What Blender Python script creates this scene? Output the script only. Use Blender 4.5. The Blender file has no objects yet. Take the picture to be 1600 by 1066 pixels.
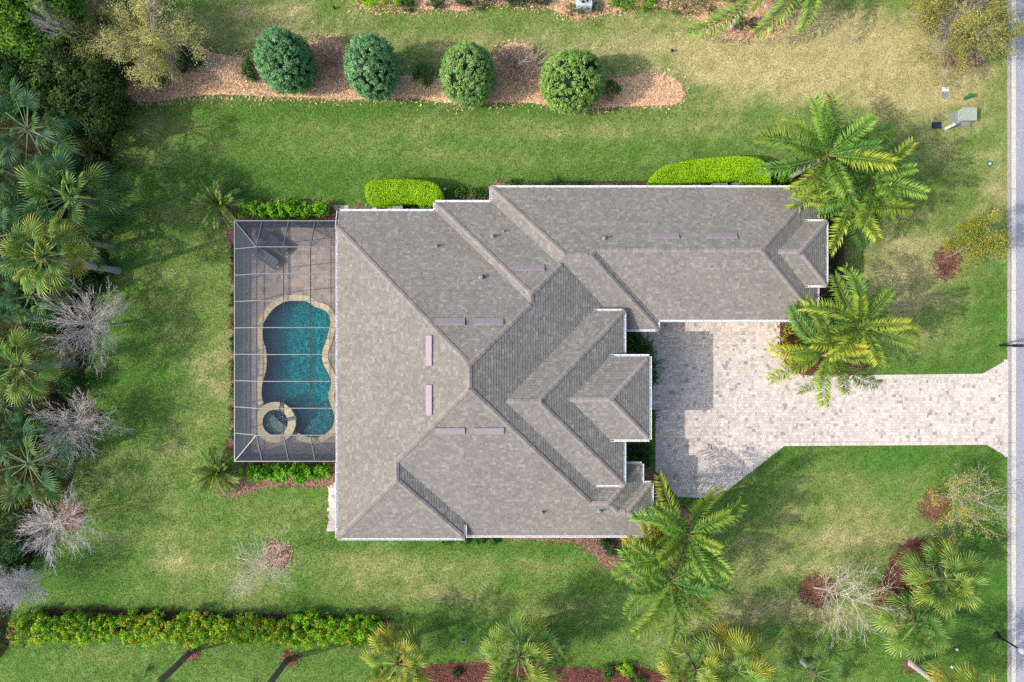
import bpy, math, random
import numpy as np
from mathutils import Vector, Matrix

C = bpy.context.scene.collection
SCN = bpy.context.scene

# ------------------------------------------------------------------ camera, sky, sun, exposure
CAM_H = 41.0            # drone height in metres
SCALE = 26.0            # photo pixels per metre on the ground
SUN_AZ = math.radians(16.0)    # shadows fall to the east, a little north
SUN_EL = math.radians(41.0)

cam_d = bpy.data.cameras.new('camera')
cam_d.sensor_fit = 'HORIZONTAL'
cam_d.angle = 2 * math.atan(800.0 / SCALE / CAM_H)
cam_d.clip_start = 0.5
cam_d.clip_end = 2000
cam = bpy.data.objects.new('camera', cam_d)
cam.location = (0, 0, CAM_H)
cam.rotation_euler = (0, 0, 0)
C.objects.link(cam)
SCN.camera = cam

world = bpy.data.worlds.new('World')
SCN.world = world
world.use_nodes = True
wn = world.node_tree.nodes
wl = world.node_tree.links
wn.clear()
sky = wn.new('ShaderNodeTexSky')
sky.sky_type = 'NISHITA'
sky.sun_disc = False
sky.sun_elevation = SUN_EL
sky.sun_rotation = math.radians(254.0)
sky.altitude = 10
sky.air_density = 1.0
sky.dust_density = 5.0
sky.ozone_density = 4.0
bgn = wn.new('ShaderNodeBackground')
bgn.inputs['Strength'].default_value = 0.15
wo = wn.new('ShaderNodeOutputWorld')
wl.new(sky.outputs[0], bgn.inputs['Color'])
wl.new(bgn.outputs[0], wo.inputs['Surface'])

sun_d = bpy.data.lights.new('sun', 'SUN')
sun_d.energy = 2.1
sun_d.angle = math.radians(0.6)
sun_d.color = (1.0, 0.95, 0.87)
sun_o = bpy.data.objects.new('sun', sun_d)
sdir = Vector((math.cos(SUN_AZ) * math.cos(SUN_EL), math.sin(SUN_AZ) * math.cos(SUN_EL), -math.sin(SUN_EL)))
sun_o.rotation_euler = sdir.to_track_quat('-Z', 'Y').to_euler()
sun_o.location = (-30, -10, 60)
C.objects.link(sun_o)

SCN.view_settings.view_transform = 'Standard'
SCN.view_settings.look = 'None'
SCN.view_settings.exposure = 0.62
SCN.view_settings.gamma = 1.0
SCN.view_settings.use_curve_mapping = False
SCN.render.engine = 'CYCLES'
SCN.cycles.max_bounces = 6
SCN.cycles.diffuse_bounces = 3
SCN.cycles.glossy_bounces = 2
SCN.cycles.transmission_bounces = 4
SCN.cycles.transparent_max_bounces = 12
SCN.cycles.caustics_reflective = False
SCN.cycles.caustics_refractive = False
SCN.cycles.use_denoising = False

# ------------------------------------------------------------------ helpers
def P(px, py, h=0.0):
    """photo pixel (1600 wide) at height h -> metres"""
    k = (1.0 - h / CAM_H) / SCALE
    return Vector(((px - 800.0) * k, (533.0 - py) * k, h))

def tag(o, label=None, cat=None, group=None, kind=None):
    if label: o['label'] = label
    if cat: o['category'] = cat
    if group: o['group'] = group
    if kind: o['kind'] = kind
    return o

def link(name, data, parent=None, loc=(0, 0, 0), rot=(0, 0, 0), sc=(1, 1, 1)):
    o = bpy.data.objects.new(name, data)
    C.objects.link(o)
    if parent: o.parent = parent
    o.location = loc
    o.rotation_euler = rot
    o.scale = sc
    return o

def thing(name, label, cat, loc=(0, 0, 0), rz=0.0, group=None):
    o = link(name, None, None, loc, (0, 0, rz))
    o.empty_display_size = 0.3
    return tag(o, label, cat, group)

class MB:
    """collects verts / faces / per-vertex colours"""
    def __init__(self):
        self.v = []; self.f = []; self.c = []
    def add(self, vs, fs, col=(1, 1, 1)):
        n = len(self.v)
        self.v.extend([tuple(p) for p in vs])
        self.f.extend([tuple(i + n for i in f) for f in fs])
        self.c.extend([col] * len(vs))
    def box(self, x0, x1, y0, y1, z0, z1, col=(1, 1, 1)):
        vs = [(x0, y0, z0), (x1, y0, z0), (x1, y1, z0), (x0, y1, z0), (x0, y0, z1), (x1, y0, z1), (x1, y1, z1), (x0, y1, z1)]
        self.add(vs, [(0, 3, 2, 1), (4, 5, 6, 7), (0, 1, 5, 4), (1, 2, 6, 5), (2, 3, 7, 6), (3, 0, 4, 7)], col)
    def bar(self, a, b, w, h, up=Vector((0, 0, 1)), col=(1, 1, 1)):
        a = Vector(a); b = Vector(b)
        d = (b - a).normalized()
        s = d.cross(up)
        if s.length < 1e-4: s = d.cross(Vector((1, 0, 0)))
        s.normalize()
        u = s.cross(d).normalized()
        vs = []
        for p in (a, b):
            for (i, j) in ((-1, -1), (1, -1), (1, 1), (-1, 1)):
                vs.append(p + s * (w / 2 * i) + u * (h / 2 * j))
        self.add(vs, [(0, 1, 2, 3), (7, 6, 5, 4), (0, 4, 5, 1), (1, 5, 6, 2), (2, 6, 7, 3), (3, 7, 4, 0)], col)
    def tube(self, pts, radii, sides=6, col=(1, 1, 1), cap=True):
        n0 = len(self.v)
        pts = [Vector(p) for p in pts]
        ref = Vector((0.31, 0.77, 0.55))
        m = len(pts)
        for i, p in enumerate(pts):
            d = (pts[min(i + 1, m - 1)] - pts[max(i - 1, 0)])
            if d.length < 1e-7: d = Vector((0, 0, 1))
            d.normalize()
            s = d.cross(ref)
            if s.length < 1e-3: s = d.cross(Vector((1, 0, 0)))
            s.normalize(); u = s.cross(d)
            for k in range(sides):
                a = 2 * math.pi * k / sides
                q = p + (s * math.cos(a) + u * math.sin(a)) * radii[i]
                self.v.append((q.x, q.y, q.z))
                self.c.append(col)
        for i in range(m - 1):
            for k in range(sides):
                k2 = (k + 1) % sides
                self.f.append((n0 + i * sides + k, n0 + i * sides + k2, n0 + (i + 1) * sides + k2, n0 + (i + 1) * sides + k))
        if cap:
            self.f.append(tuple(n0 + (m - 1) * sides + k for k in range(sides)))
            self.f.append(tuple(n0 + k for k in reversed(range(sides))))
    def lathe(self, prof, sides=24, centre=(0, 0, 0), col=(1, 1, 1), cap=True):
        cx, cy, cz = centre
        n0 = len(self.v)
        for (r, z) in prof:
            for k in range(sides):
                a = 2 * math.pi * k / sides
                self.v.append((cx + r * math.cos(a), cy + r * math.sin(a), cz + z)); self.c.append(col)
        m = len(prof)
        for i in range(m - 1):
            for k in range(sides):
                k2 = (k + 1) % sides
                self.f.append((n0 + i * sides + k, n0 + i * sides + k2, n0 + (i + 1) * sides + k2, n0 + (i + 1) * sides + k))
        if cap:
            self.f.append(tuple(n0 + (m - 1) * sides + k for k in range(sides)))
            self.f.append(tuple(n0 + k for k in reversed(range(sides))))
    def prism(self, poly, z0, z1, col=(1, 1, 1)):
        n = len(poly)
        a = sum(poly[i][0] * poly[(i + 1) % n][1] - poly[(i + 1) % n][0] * poly[i][1] for i in range(n))
        if a < 0: poly = poly[::-1]
        vs = [(p[0], p[1], z0) for p in poly] + [(p[0], p[1], z1) for p in poly]
        fs = [tuple(range(n, 2 * n)), tuple(reversed(range(n)))]
        for i in range(n):
            j = (i + 1) % n
            fs.append((i, j, n + j, n + i))
        self.add(vs, fs, col)
    def mesh(self, name, m, smooth=False):
        me = bpy.data.meshes.new(name)
        me.from_pydata(self.v, [], self.f)
        if self.c:
            at = me.color_attributes.new('col', 'FLOAT_COLOR', 'POINT')
            arr = np.ones((len(self.v), 4), dtype=np.float32)
            arr[:, :3] = np.array(self.c, dtype=np.float32)
            at.data.foreach_set('color', arr.ravel())
        me.materials.append(m)
        if smooth:
            me.polygons.foreach_set('use_smooth', np.ones(len(me.polygons), dtype=bool))
        me.update()
        return me
    def build(self, name, m, parent=None, smooth=False, loc=(0, 0, 0), rot=(0, 0, 0)):
        return link(name, self.mesh(name, m, smooth), parent, loc, rot)

def np_mesh(name, V, F, m, col=None, flat=True):
    """V (n,3), F (k,3|4) numpy arrays, col (n,3)"""
    me = bpy.data.meshes.new(name)
    n = len(V); k, w = F.shape
    me.vertices.add(n)
    me.vertices.foreach_set('co', np.ascontiguousarray(V, dtype=np.float32).ravel())
    me.loops.add(k * w)
    me.loops.foreach_set('vertex_index', np.ascontiguousarray(F, dtype=np.int32).ravel())
    me.polygons.add(k)
    me.polygons.foreach_set('loop_start', np.arange(0, k * w, w, dtype=np.int32))
    me.polygons.foreach_set('loop_total', np.full(k, w, dtype=np.int32))
    if col is not None:
        at = me.color_attributes.new('col', 'FLOAT_COLOR', 'POINT')
        arr = np.ones((n, 4), dtype=np.float32); arr[:, :3] = col
        at.data.foreach_set('color', arr.ravel())
    me.materials.append(m)
    me.polygons.foreach_set('use_smooth', np.full(k, not flat, dtype=bool))
    me.update(calc_edges=True)
    me.validate()
    return me

# value noise in numpy
def vnoise(x, y, seed):
    t = np.random.RandomState(seed).rand(128, 128)
    xi = np.floor(x).astype(int); yi = np.floor(y).astype(int)
    fx = x - xi; fy = y - yi
    fx = fx * fx * (3 - 2 * fx); fy = fy * fy * (3 - 2 * fy)
    a = t[xi % 128, yi % 128]; b = t[(xi + 1) % 128, yi % 128]
    c = t[xi % 128, (yi + 1) % 128]; d = t[(xi + 1) % 128, (yi + 1) % 128]
    return (a * (1 - fx) + b * fx) * (1 - fy) + (c * (1 - fx) + d * fx) * fy

def fbm(x, y, seed, oct=4):
    s = 0; a = 0.5; tot = 0
    for i in range(oct):
        s = s + a * vnoise(x * 2 ** i + 31.7 * i + 50, y * 2 ** i + 17.3 * i + 50, seed + i)
        tot += a; a *= 0.55
    return s / tot

def in_poly(x, y, poly):
    ins = np.zeros(x.shape, dtype=bool)
    n = len(poly); j = n - 1
    for i in range(n):
        xi, yi = poly[i][0], poly[i][1]; xj, yj = poly[j][0], poly[j][1]
        cnd = ((yi > y) != (yj > y)) & (x < (xj - xi) * (y - yi) / ((yj - yi) if yj != yi else 1e-9) + xi)
        ins ^= cnd
        j = i
    return ins

def smooth_poly(pts, n=4, closed=True):
    """Catmull-Rom"""
    out = []
    m = len(pts)
    for i in range(m if closed else m - 1):
        if closed:
            p0, p1, p2, p3 = pts[i - 1], pts[i], pts[(i + 1) % m], pts[(i + 2) % m]
        else:
            p0, p1, p2, p3 = pts[max(i - 1, 0)], pts[i], pts[i + 1], pts[min(i + 2, m - 1)]
        for k in range(n):
            t = k / n
            out.append(tuple(0.5 * ((2 * p1[a]) + (-p0[a] + p2[a]) * t + (2 * p0[a] - 5 * p1[a] + 4 * p2[a] - p3[a]) * t * t
                       + (-p0[a] + 3 * p1[a] - 3 * p2[a] + p3[a]) * t ** 3) for a in (0, 1)))
    if not closed: out.append(tuple(pts[-1][:2]))
    return out

def G(pts, h=0.0):
    return [(P(x, y, h).x, P(x, y, h).y) for (x, y) in pts]

# ------------------------------------------------------------------ materials
def mat(name, col=(0.5, 0.5, 0.5), rough=0.7, attr=False, var=0.0, vscale=6.0, bump=0.0, bscale=40.0, metal=0.0,
        spec=0.3, trans=0.0, objrand=0.0, hue=0.0, coat=0.0, var2=0.0, v2scale=0.5, v2stretch=(1, 1, 1)):
    m = bpy.data.materials.new(name)
    m.use_nodes = True
    nt = m.node_tree; N = nt.nodes; L = nt.links
    N.clear()
    out = N.new('ShaderNodeOutputMaterial')
    b = N.new('ShaderNodeBsdfPrincipled')
    b.inputs['Roughness'].default_value = rough
    b.inputs['Metallic'].default_value = metal
    b.inputs['Specular IOR Level'].default_value = spec
    b.inputs['Coat Weight'].default_value = coat
    if attr:
        a = N.new('ShaderNodeAttribute'); a.attribute_name = 'col'
        src = a.outputs['Color']
    else:
        r = N.new('ShaderNodeRGB'); r.outputs[0].default_value = (*col, 1)
        src = r.outputs[0]
    geo = N.new('ShaderNodeNewGeometry')
    if var > 0:
        nz = N.new('ShaderNodeTexNoise'); nz.inputs['Scale'].default_value = vscale; nz.inputs['Detail'].default_value = 6
        nz.inputs['Roughness'].default_value = 0.65
        L.new(geo.outputs['Position'], nz.inputs['Vector'])
        mr = N.new('ShaderNodeMapRange')
        mr.inputs['From Min'].default_value = 0.25; mr.inputs['From Max'].default_value = 0.75
        mr.inputs['To Min'].default_value = 1 - var; mr.inputs['To Max'].default_value = 1 + var
        L.new(nz.outputs['Fac'], mr.inputs['Value'])
        mx = N.new('ShaderNodeVectorMath'); mx.operation = 'SCALE'
        L.new(src, mx.inputs[0]); L.new(mr.outputs[0], mx.inputs['Scale'])
        src = mx.outputs[0]
    if var2 > 0:     # broad weathering
        mp2 = N.new('ShaderNodeMapping'); mp2.inputs['Scale'].default_value = v2stretch
        L.new(geo.outputs['Position'], mp2.inputs['Vector'])
        nz2 = N.new('ShaderNodeTexNoise'); nz2.inputs['Scale'].default_value = v2scale; nz2.inputs['Detail'].default_value = 5
        nz2.inputs['Roughness'].default_value = 0.6
        L.new(mp2.outputs[0], nz2.inputs['Vector'])
        mr2 = N.new('ShaderNodeMapRange')
        mr2.inputs['From Min'].default_value = 0.3; mr2.inputs['From Max'].default_value = 0.7
        mr2.inputs['To Min'].default_value = 1 - var2; mr2.inputs['To Max'].default_value = 1 + var2
        L.new(nz2.outputs['Fac'], mr2.inputs['Value'])
        mx2 = N.new('ShaderNodeVectorMath'); mx2.operation = 'SCALE'
        L.new(src, mx2.inputs[0]); L.new(mr2.outputs[0], mx2.inputs['Scale'])
        src = mx2.outputs[0]
    if objrand > 0 or hue > 0:
        oi = N.new('ShaderNodeObjectInfo')
        hs = N.new('ShaderNodeHueSaturation')
        m1 = N.new('ShaderNodeMapRange'); m1.inputs['To Min'].default_value = 1 - objrand; m1.inputs['To Max'].default_value = 1 + objrand
        m2 = N.new('ShaderNodeMapRange'); m2.inputs['To Min'].default_value = 0.5 - hue; m2.inputs['To Max'].default_value = 0.5 + hue
        fr = N.new('ShaderNodeMath'); fr.operation = 'FRACT'
        ml = N.new('ShaderNodeMath'); ml.operation = 'MULTIPLY'; ml.inputs[1].default_value = 7.31
        L.new(oi.outputs['Random'], m1.inputs['Value'])
        L.new(oi.outputs['Random'], ml.inputs[0]); L.new(ml.outputs[0], fr.inputs[0]); L.new(fr.outputs[0], m2.inputs['Value'])
        L.new(m1.outputs[0], hs.inputs['Value']); L.new(m2.outputs[0], hs.inputs['Hue'])
        L.new(src, hs.inputs['Color'])
        src = hs.outputs[0]
    L.new(src, b.inputs['Base Color'])
    if bump > 0:
        nb = N.new('ShaderNodeTexNoise'); nb.inputs['Scale'].default_value = bscale; nb.inputs['Detail'].default_value = 4
        L.new(geo.outputs['Position'], nb.inputs['Vector'])
        bp = N.new('ShaderNodeBump'); bp.inputs['Strength'].default_value = bump; bp.inputs['Distance'].default_value = 0.03
        L.new(nb.outputs['Fac'], bp.inputs['Height'])
        L.new(bp.outputs[0], b.inputs['Normal'])
    sh = b.outputs[0]
    if trans > 0:
        tr = N.new('ShaderNodeBsdfTranslucent')
        L.new(src, tr.inputs['Color'])
        mxs = N.new('ShaderNodeMixShader'); mxs.inputs[0].default_value = trans
        L.new(b.outputs[0], mxs.inputs[1]); L.new(tr.outputs[0], mxs.inputs[2])
        sh = mxs.outputs[0]
    L.new(sh, out.inputs['Surface'])
    return m

M = {}
M['lawn'] = mat('lawn', attr=True, rough=0.9, var=0.3, vscale=9.0, bump=0.7, bscale=30, spec=0.1)
M['grass'] = mat('grass_blade', attr=True, rough=0.6, spec=0.15, trans=0.25)
M['leaf'] = mat('leaf', attr=True, rough=0.5, spec=0.22, trans=0.28)
M['leaf_matt'] = mat('leaf_matt', attr=True, rough=0.65, spec=0.2, trans=0.3)
M['frond'] = mat('palm_frond', attr=True, rough=0.5, spec=0.2, trans=0.25, objrand=0.22, hue=0.015)
M['bark'] = mat('bark', attr=True, rough=0.9, var=0.3, vscale=9, bump=0.6, bscale=25, spec=0.1)
M['twig'] = mat('twig', attr=True, rough=0.85, spec=0.15, var=0.15, vscale=3)
M['mulch'] = mat('mulch', attr=True, rough=0.95, var=0.45, vscale=14, bump=0.9, bscale=35, spec=0.05)
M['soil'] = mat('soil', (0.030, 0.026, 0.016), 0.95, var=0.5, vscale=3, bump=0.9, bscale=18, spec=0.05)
M['shingle'] = mat('asphalt_shingle', attr=True, rough=0.92, var=0.12, vscale=30, bump=0.4, bscale=120, spec=0.12, var2=.06, v2scale=.55)
M['cap'] = mat('ridge_cap_shingle', (0.275, 0.24, 0.215), 0.92, var=0.14, vscale=14, bump=0.4, bscale=100, spec=0.12, objrand=0.13)
M['white'] = mat('white_painted_aluminium', (0.80, 0.80, 0.78), 0.4, var=0.06, vscale=2.5, spec=0.4)
M['stucco'] = mat('stucco', (0.62, 0.56, 0.45), 0.9, var=0.08, vscale=3, bump=0.3, bscale=60)
M['vent'] = mat('painted_roof_vent', (0.30, 0.25, 0.262), 0.55, var=0.14, vscale=5, spec=0.35)
M['pipe'] = mat('lead_pipe', (0.24, 0.225, 0.215), 0.6, var=0.1)
M['paver'] = mat('paver', attr=True, rough=0.85, var=0.12, vscale=16, bump=0.3, bscale=60, spec=0.2, var2=.05, v2scale=.4, v2stretch=(.6, 1.4, 1))
M['joint'] = mat('paver_joint_sand', (0.47, 0.415, 0.36), 0.95, var=0.15, vscale=8)
M['coping'] = mat('pool_coping_stone', (0.76, 0.63, 0.39), 0.8, var=0.1, vscale=9, bump=0.2, bscale=50, objrand=0.08)
M['bronze'] = mat('bronze_aluminium_purlin', (0.075, 0.07, 0.068), 0.4, metal=0.3, spec=0.4)
M['alu'] = mat('grey_aluminium_frame', (0.24, 0.245, 0.25), 0.35, metal=0.5, spec=0.5, var=0.06)
M['deck_joint'] = mat('deck_joint_sand', (0.34, 0.285, 0.245), 0.95, var=0.15, vscale=8)
M['concrete'] = mat('concrete', (0.62, 0.56, 0.48), 0.9, var=0.16, vscale=5, bump=0.25, bscale=50)
M['gutter_concrete'] = mat('gutter_concrete', (0.36, 0.34, 0.33), 0.9, var=0.2, vscale=3, bump=0.25, bscale=50)
M['asphalt'] = mat('worn_asphalt', (0.36, 0.36, 0.405), 0.9, var=0.16, vscale=14, bump=0.6, bscale=90, var2=.10, v2scale=.6, v2stretch=(1.6, .35, 1))
M['black'] = mat('black_metal', (0.018, 0.02, 0.025), 0.45, spec=0.5)
M['sling_pale'] = mat('weathered_grey_sling', (0.17, 0.18, 0.205), 0.75, var=0.1, vscale=20)
M['sling'] = mat('charcoal_sling', (0.095, 0.10, 0.118), 0.75, var=0.1, vscale=20)
M['dkframe'] = mat('dark_furniture_frame', (0.03, 0.03, 0.035), 0.4, spec=0.5)
M['green_box'] = mat('pale_green_steel', (0.36, 0.42, 0.33), 0.5, var=0.1, vscale=6)
M['pad'] = mat('grey_pad', (0.25, 0.26, 0.25), 0.9, var=0.2)
M['blue_lid'] = mat('dark_blue_lid', (0.02, 0.035, 0.075), 0.5)
M['green_pl'] = mat('green_plastic', (0.03, 0.16, 0.075), 0.5)
M['ac'] = mat('ac_grey', (0.5, 0.52, 0.55), 0.5, var=0.05)
M['tank'] = mat('dark_tank', (0.03, 0.03, 0.035), 0.4)
M['pvc'] = mat('white_pvc', (0.75, 0.75, 0.73), 0.4)
M['glass'] = mat('window_glass', (0.03, 0.04, 0.05), 0.08, spec=0.6)
M['globe'] = mat('frosted_globe', (0.75, 0.8, 0.86), 0.15, spec=0.6)
# ------------------------------------------------------------------ ground plan (photo pixels on the ground)
HOUSE_PX = [(535, 345), (690, 345), (690, 330), (775, 330), (775, 310), (1240, 310), (1240, 490), (1015, 490), (1015, 560),
            (985, 560), (985, 740), (1000, 760), (1000, 815), (535, 815)]
DECK = (-15.82, -9.0, -6.87, 6.87)           # x0 x1 y0 y1 in metres
DECK_POLY = [(DECK[0], DECK[2]), (DECK[1], DECK[2]), (DECK[1], DECK[3]), (DECK[0], DECK[3])]
DRIVE_PX = [(1000, 495), (1218, 495), (1219, 540), (1225, 565), (1243, 583), (1262, 587), (1535, 584), (1574, 562), (1574, 714), (1541, 695),
            (1225, 697), (1121, 778), (1090, 778), (1058, 776), (1024, 736), (1024, 640), (1000, 640)]
DRIVE = G(DRIVE_PX)
BED_NORTH_PX = [(180, 100), (225, 92), (262, 70), (300, 70), (330, 82), (385, 92), (420, 100), (480, 70), (520, 62), (552, 84), (600, 118), (645, 118), (690, 124),
                (745, 112), (790, 70), (830, 74), (850, 118), (930, 124), (985, 120), (1038, 118), (1062, 130), (1067, 150), (1055, 163), (1000, 166), (950, 168),
                (900, 172), (840, 162), (780, 160), (700, 161), (640, 153), (560, 156), (480, 153), (400, 150), (330, 148), (270, 155),
                (215, 160), (190, 140)]
BED_TOP_PX = [(552, -40), (554, 2), (570, 12), (600, 16), (640, 15), (690, 15), (725, 17), (755, 9), (800, 6), (850, 12), (875, 20), (893, 27), (915, 29),
              (950, 22), (985, 12), (1030, 12), (1066, 20), (1098, 34), (1118, 50), (1142, 62), (1188, 63), (1217, 54), (1232, 34), (1238, 5), (1240, -40)]
BED_SE_PX = [(728, 835), (800, 842), (890, 846), (930, 868), (955, 892), (985, 906), (1015, 911), (1050, 908), (1085, 880), (1095, 840), (1075, 800), (1050, 776), (1024, 740), (1005, 735), (960, 735), (960, 830)]
BED_SOUTH_PX = [(640, 1095), (645, 1062), (672, 1040), (760, 1037), (800, 1040), (870, 1042), (935, 1046), (960, 1038), (1000, 1042), (1035, 1056), (1080, 1068), (1120, 1095)]
BED_PALMS_PX = [(1368, 930), (1372, 912), (1388, 890), (1402, 862), (1416, 848), (1434, 843), (1450, 850), (1462, 875), (1460, 905), (1440, 930), (1430, 960), (1400, 975), (1380, 965), (1364, 950)]
BED_EAST_PX = [(1218, 500), (1219, 540), (1225, 565), (1243, 583), (1262, 587), (1340, 584), (1352, 560), (1345, 520), (1322, 490), (1320, 430), (1320, 340), (1338, 300), (1338, 262), (1300, 245), (1215, 262), (1205, 290), (1240, 320), (1240, 500)]
BED_WEST_PX = [(352, 362), (362, 356), (372, 352), (374, 400), (371, 470), (372, 600), (370, 690), (355, 735), (345, 712), (358, 690), (363, 640), (362, 500), (363, 420)]
BED_NW_HEDGE_PX = [(345, 322), (400, 317), (510, 316), (518, 324), (520, 346), (345, 346)]
BED_SW_HEDGE_PX = [(345, 720), (520, 720), (518, 758), (440, 758), (400, 765), (350, 775)]
BED_POOLKIT_PX = [(560, 318), (575, 326), (680, 336), (700, 312), (770, 300), (775, 320), (690, 345), (560, 345)]
BED_NORTHWALL_PX = [(770, 288), (850, 290), (1015, 288), (1020, 325), (770, 325)]
BED_HEDGE_PX = [(14, 985), (35, 962), (80, 952), (200, 954), (300, 957), (420, 960), (520, 964), (600, 968), (618, 978), (612, 988), (560, 985), (400, 985), (200, 985), (60, 1000)]
WOODS_PX = [(-260, -160), (230, -160), (215, 40), (200, 90), (205, 140), (190, 190), (172, 235), (188, 300), (180, 350), (168, 410), (150, 470), (140, 540), (132, 600), (140, 660), (122, 720), (105, 770), (92, 800), (60, 860), (28, 920), (12, 980), (-10, 1040), (-260, 1240)]
STREET_X = P(1587, 0).x
KERB_X = P(1574, 0).x

def ring(px, py, rx, ry, n=20, seed=1):
    rs = random.Random(seed)
    return [(px + rx * math.cos(2 * math.pi * i / n) * rs.uniform(0.92, 1.08), py + ry * math.sin(2 * math.pi * i / n) * rs.uniform(0.92, 1.08)) for i in range(n)]

RINGS = [  # mulch circles round single trees: px, py, rx, ry, hue
    (435, 868, 21, 21, 'pink'), (300, 1020, 13, 13, 'red'), (452, 1028, 12, 12, 'red'), (1425, 1038, 14, 12, 'red'),
    (1479, 409, 22, 26, 'red'), (1459, 790, 22, 24, 'red'), (1277, 922, 30, 24, 'red'), (112, 806, 20, 22, 'red'), (140, 655, 18, 14, 'red'), (1500, 92, 40, 14, 'pink')]

# ------------------------------------------------------------------ lawn colour: green grass with straw coloured dry patches
DRY = [  # px, py, rx, ry, amount (dryness of the turf)
    (700, 60, 420, 60, .50), (420, 40, 110, 60, .42), (1150, 80, 200, 80, .62), (1350, 62, 190, 78, .78), (1300, 140, 200, 30, .38), (1500, 140, 90, 60, .55),
    (240, 220, 55, 45, .55), (330, 160, 60, 15, .3), (760, 185, 300, 10, .25), (600, 215, 140, 18, .32), (900, 205, 120, 14, .38), (1080, 195, 130, 16, .28), (760, 250, 160, 12, .25),
    (1420, 375, 85, 75, .60), (1350, 440, 60, 45, .3), (1440, 470, 80, 60, .45), (1560, 310, 35, 60, .45), (1420, 540, 90, 40, .35), (1430, 190, 70, 40, .45), (1500, 250, 60, 40, .3),
    (1380, 830, 130, 70, .40), (1300, 770, 110, 45, .22), (1250, 870, 120, 70, .38), (1150, 880, 70, 55, .25), (1190, 960, 150, 25, .45), (1300, 960, 130, 20, .35), (1120, 970, 60, 18, .3), (1250, 1010, 50, 22, .35),
    (830, 885, 140, 26, .3), (640, 900, 90, 40, .35), (900, 950, 160, 18, .35), (560, 890, 60, 40, .4), (480, 800, 80, 30, .3), (250, 840, 60, 35, .5), (300, 890, 90, 40, .4), (420, 900, 60, 60, .4),
    (270, 330, 40, 40, .35), (300, 500, 50, 90, .35), (310, 620, 45, 90, .3), (260, 730, 60, 40, .4), (230, 400, 40, 40, .2), (350, 560, 16, 130, .35), (690, 935, 60, 20, .35), (140, 780, 60, 60, .3),
    (165, 1030, 60, 20, .35), (770, 1028, 30, 14, .5), (990, 1000, 90, 16, .4), (1530, 350, 50, 90, .2)]
LUSH = [(340, 290, 60, 40, .5), (500, 285, 180, 30, .35), (560, 175, 300, 16, .25), (900, 985, 160, 8, .55), (720, 975, 110, 8, .6), (1200, 985, 140, 9, .5), (1540, 470, 40, 90, .4), (1480, 570, 80, 20, .3),
        (1540, 860, 40, 150, .45), (220, 590, 55, 90, .4), (120, 900, 120, 50, .35), (1180, 700, 70, 50, .35), (1400, 710, 200, 22, .35), (250, 280, 60, 40, .25), (200, 1000, 300, 40, .25),
        (650, 850, 250, 12, .35), (450, 930, 60, 15, .2), (900, 860, 80, 20, .25), (1480, 1000, 100, 60, .35), (1330, 590, 40, 30, .2)]

def lawn_rgb(X, Y):
    px = X * SCALE + 800; py = 533 - Y * SCALE
    wx = (fbm(X * .45, Y * .45, 3, 3) - .5) * 55; wy = (fbm(X * .45, Y * .45, 9, 3) - .5) * 55
    d = np.full(X.shape, 0.10)
    for (cx, cy, rx, ry, a) in DRY:
        q = ((px + wx - cx) / rx) ** 2 + ((py + wy * min(1, ry / 40) - cy) / ry) ** 2
        d = d + a * np.exp(-q * 0.9)
    l = np.zeros(X.shape)
    for (cx, cy, rx, ry, a) in LUSH:
        q = ((px + wx * .6 - cx) / rx) ** 2 + ((py + wy * .4 * min(1, ry / 40) - cy) / ry) ** 2
        l = l + a * np.exp(-q * 0.9)
    n1 = fbm(X * .55, Y * .75, 21, 4); n2 = fbm(X * 2.6, Y * 2.6, 33, 3); n3 = fbm(X * 7.5, Y * 7.5, 43, 2)
    d = d + (n1 - .5) * .55 + (n2 - .5) * .4 + (n3 - .5) * .3 - l * .55
    stripe = np.sin((Y + .25 * np.sin(X * .15)) * 2 * math.pi / 1.75)
    d = d + stripe * .07
    d = np.clip(d, 0, 1)[..., None]
    l = np.clip(l + (n1 - .5) * .25, 0, 1)[..., None]
    green = np.array([.108, .218, .034]); lush = np.array([.050, .143, .024]); dry = np.array([.455, .40, .185]); mid = np.array([.198, .262, .070])
    g = green * (1 - l) + lush * l
    c = np.where(d < .5, g * (1 - d * 2) + mid * (d * 2), mid * (2 - d * 2) + dry * (d * 2 - 1))
    n5 = vnoise(X * 13.0 + 7, Y * 13.0, 55)[..., None]; n6 = vnoise(X * 5.0 + 3, Y * 5.0, 57)[..., None]
    return c * (0.67 + 0.25 * n3[..., None] + .26 * n5 + .16 * n6)

# ---- ground sheet (fine grid in the middle, wide apron to the horizon)
GX0, GX1, GY0, GY1, GS = -40.0, 40.0, -28.0, 28.0, 0.4
nx = int((GX1 - GX0) / GS) + 1; ny = int((GY1 - GY0) / GS) + 1
gx, gy = np.meshgrid(np.linspace(GX0, GX1, nx), np.linspace(GY0, GY1, ny))
gcol = lawn_rgb(gx, gy).reshape(-1, 3)
gV = np.stack([gx.ravel(), gy.ravel(), np.zeros(gx.size)], 1)
ii, jj = np.meshgrid(np.arange(nx - 1), np.arange(ny - 1))
a = (jj * nx + ii).ravel()
gF = np.stack([a, a + 1, a + nx + 1, a + nx], 1)
cx = gV[a, 0] + GS / 2; cy = gV[a, 1] + GS / 2
hole = (cx > DECK[0] + .5) & (cx < DECK[1] - .5) & (cy > DECK[2] + .5) & (cy < DECK[3] - .5)
gF = gF[~hole]
B = 500.0
ap = np.array([(-B, -B, 0), (B, -B, 0), (B, B, 0), (-B, B, 0), (GX0, GY0, 0), (GX1, GY0, 0), (GX1, GY1, 0), (GX0, GY1, 0)], dtype=float)
o0 = len(gV)
gV = np.vstack([gV, ap]); gcol = np.vstack([gcol, np.tile(np.array([[.115, .175, .045]]), (8, 1))])
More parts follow.
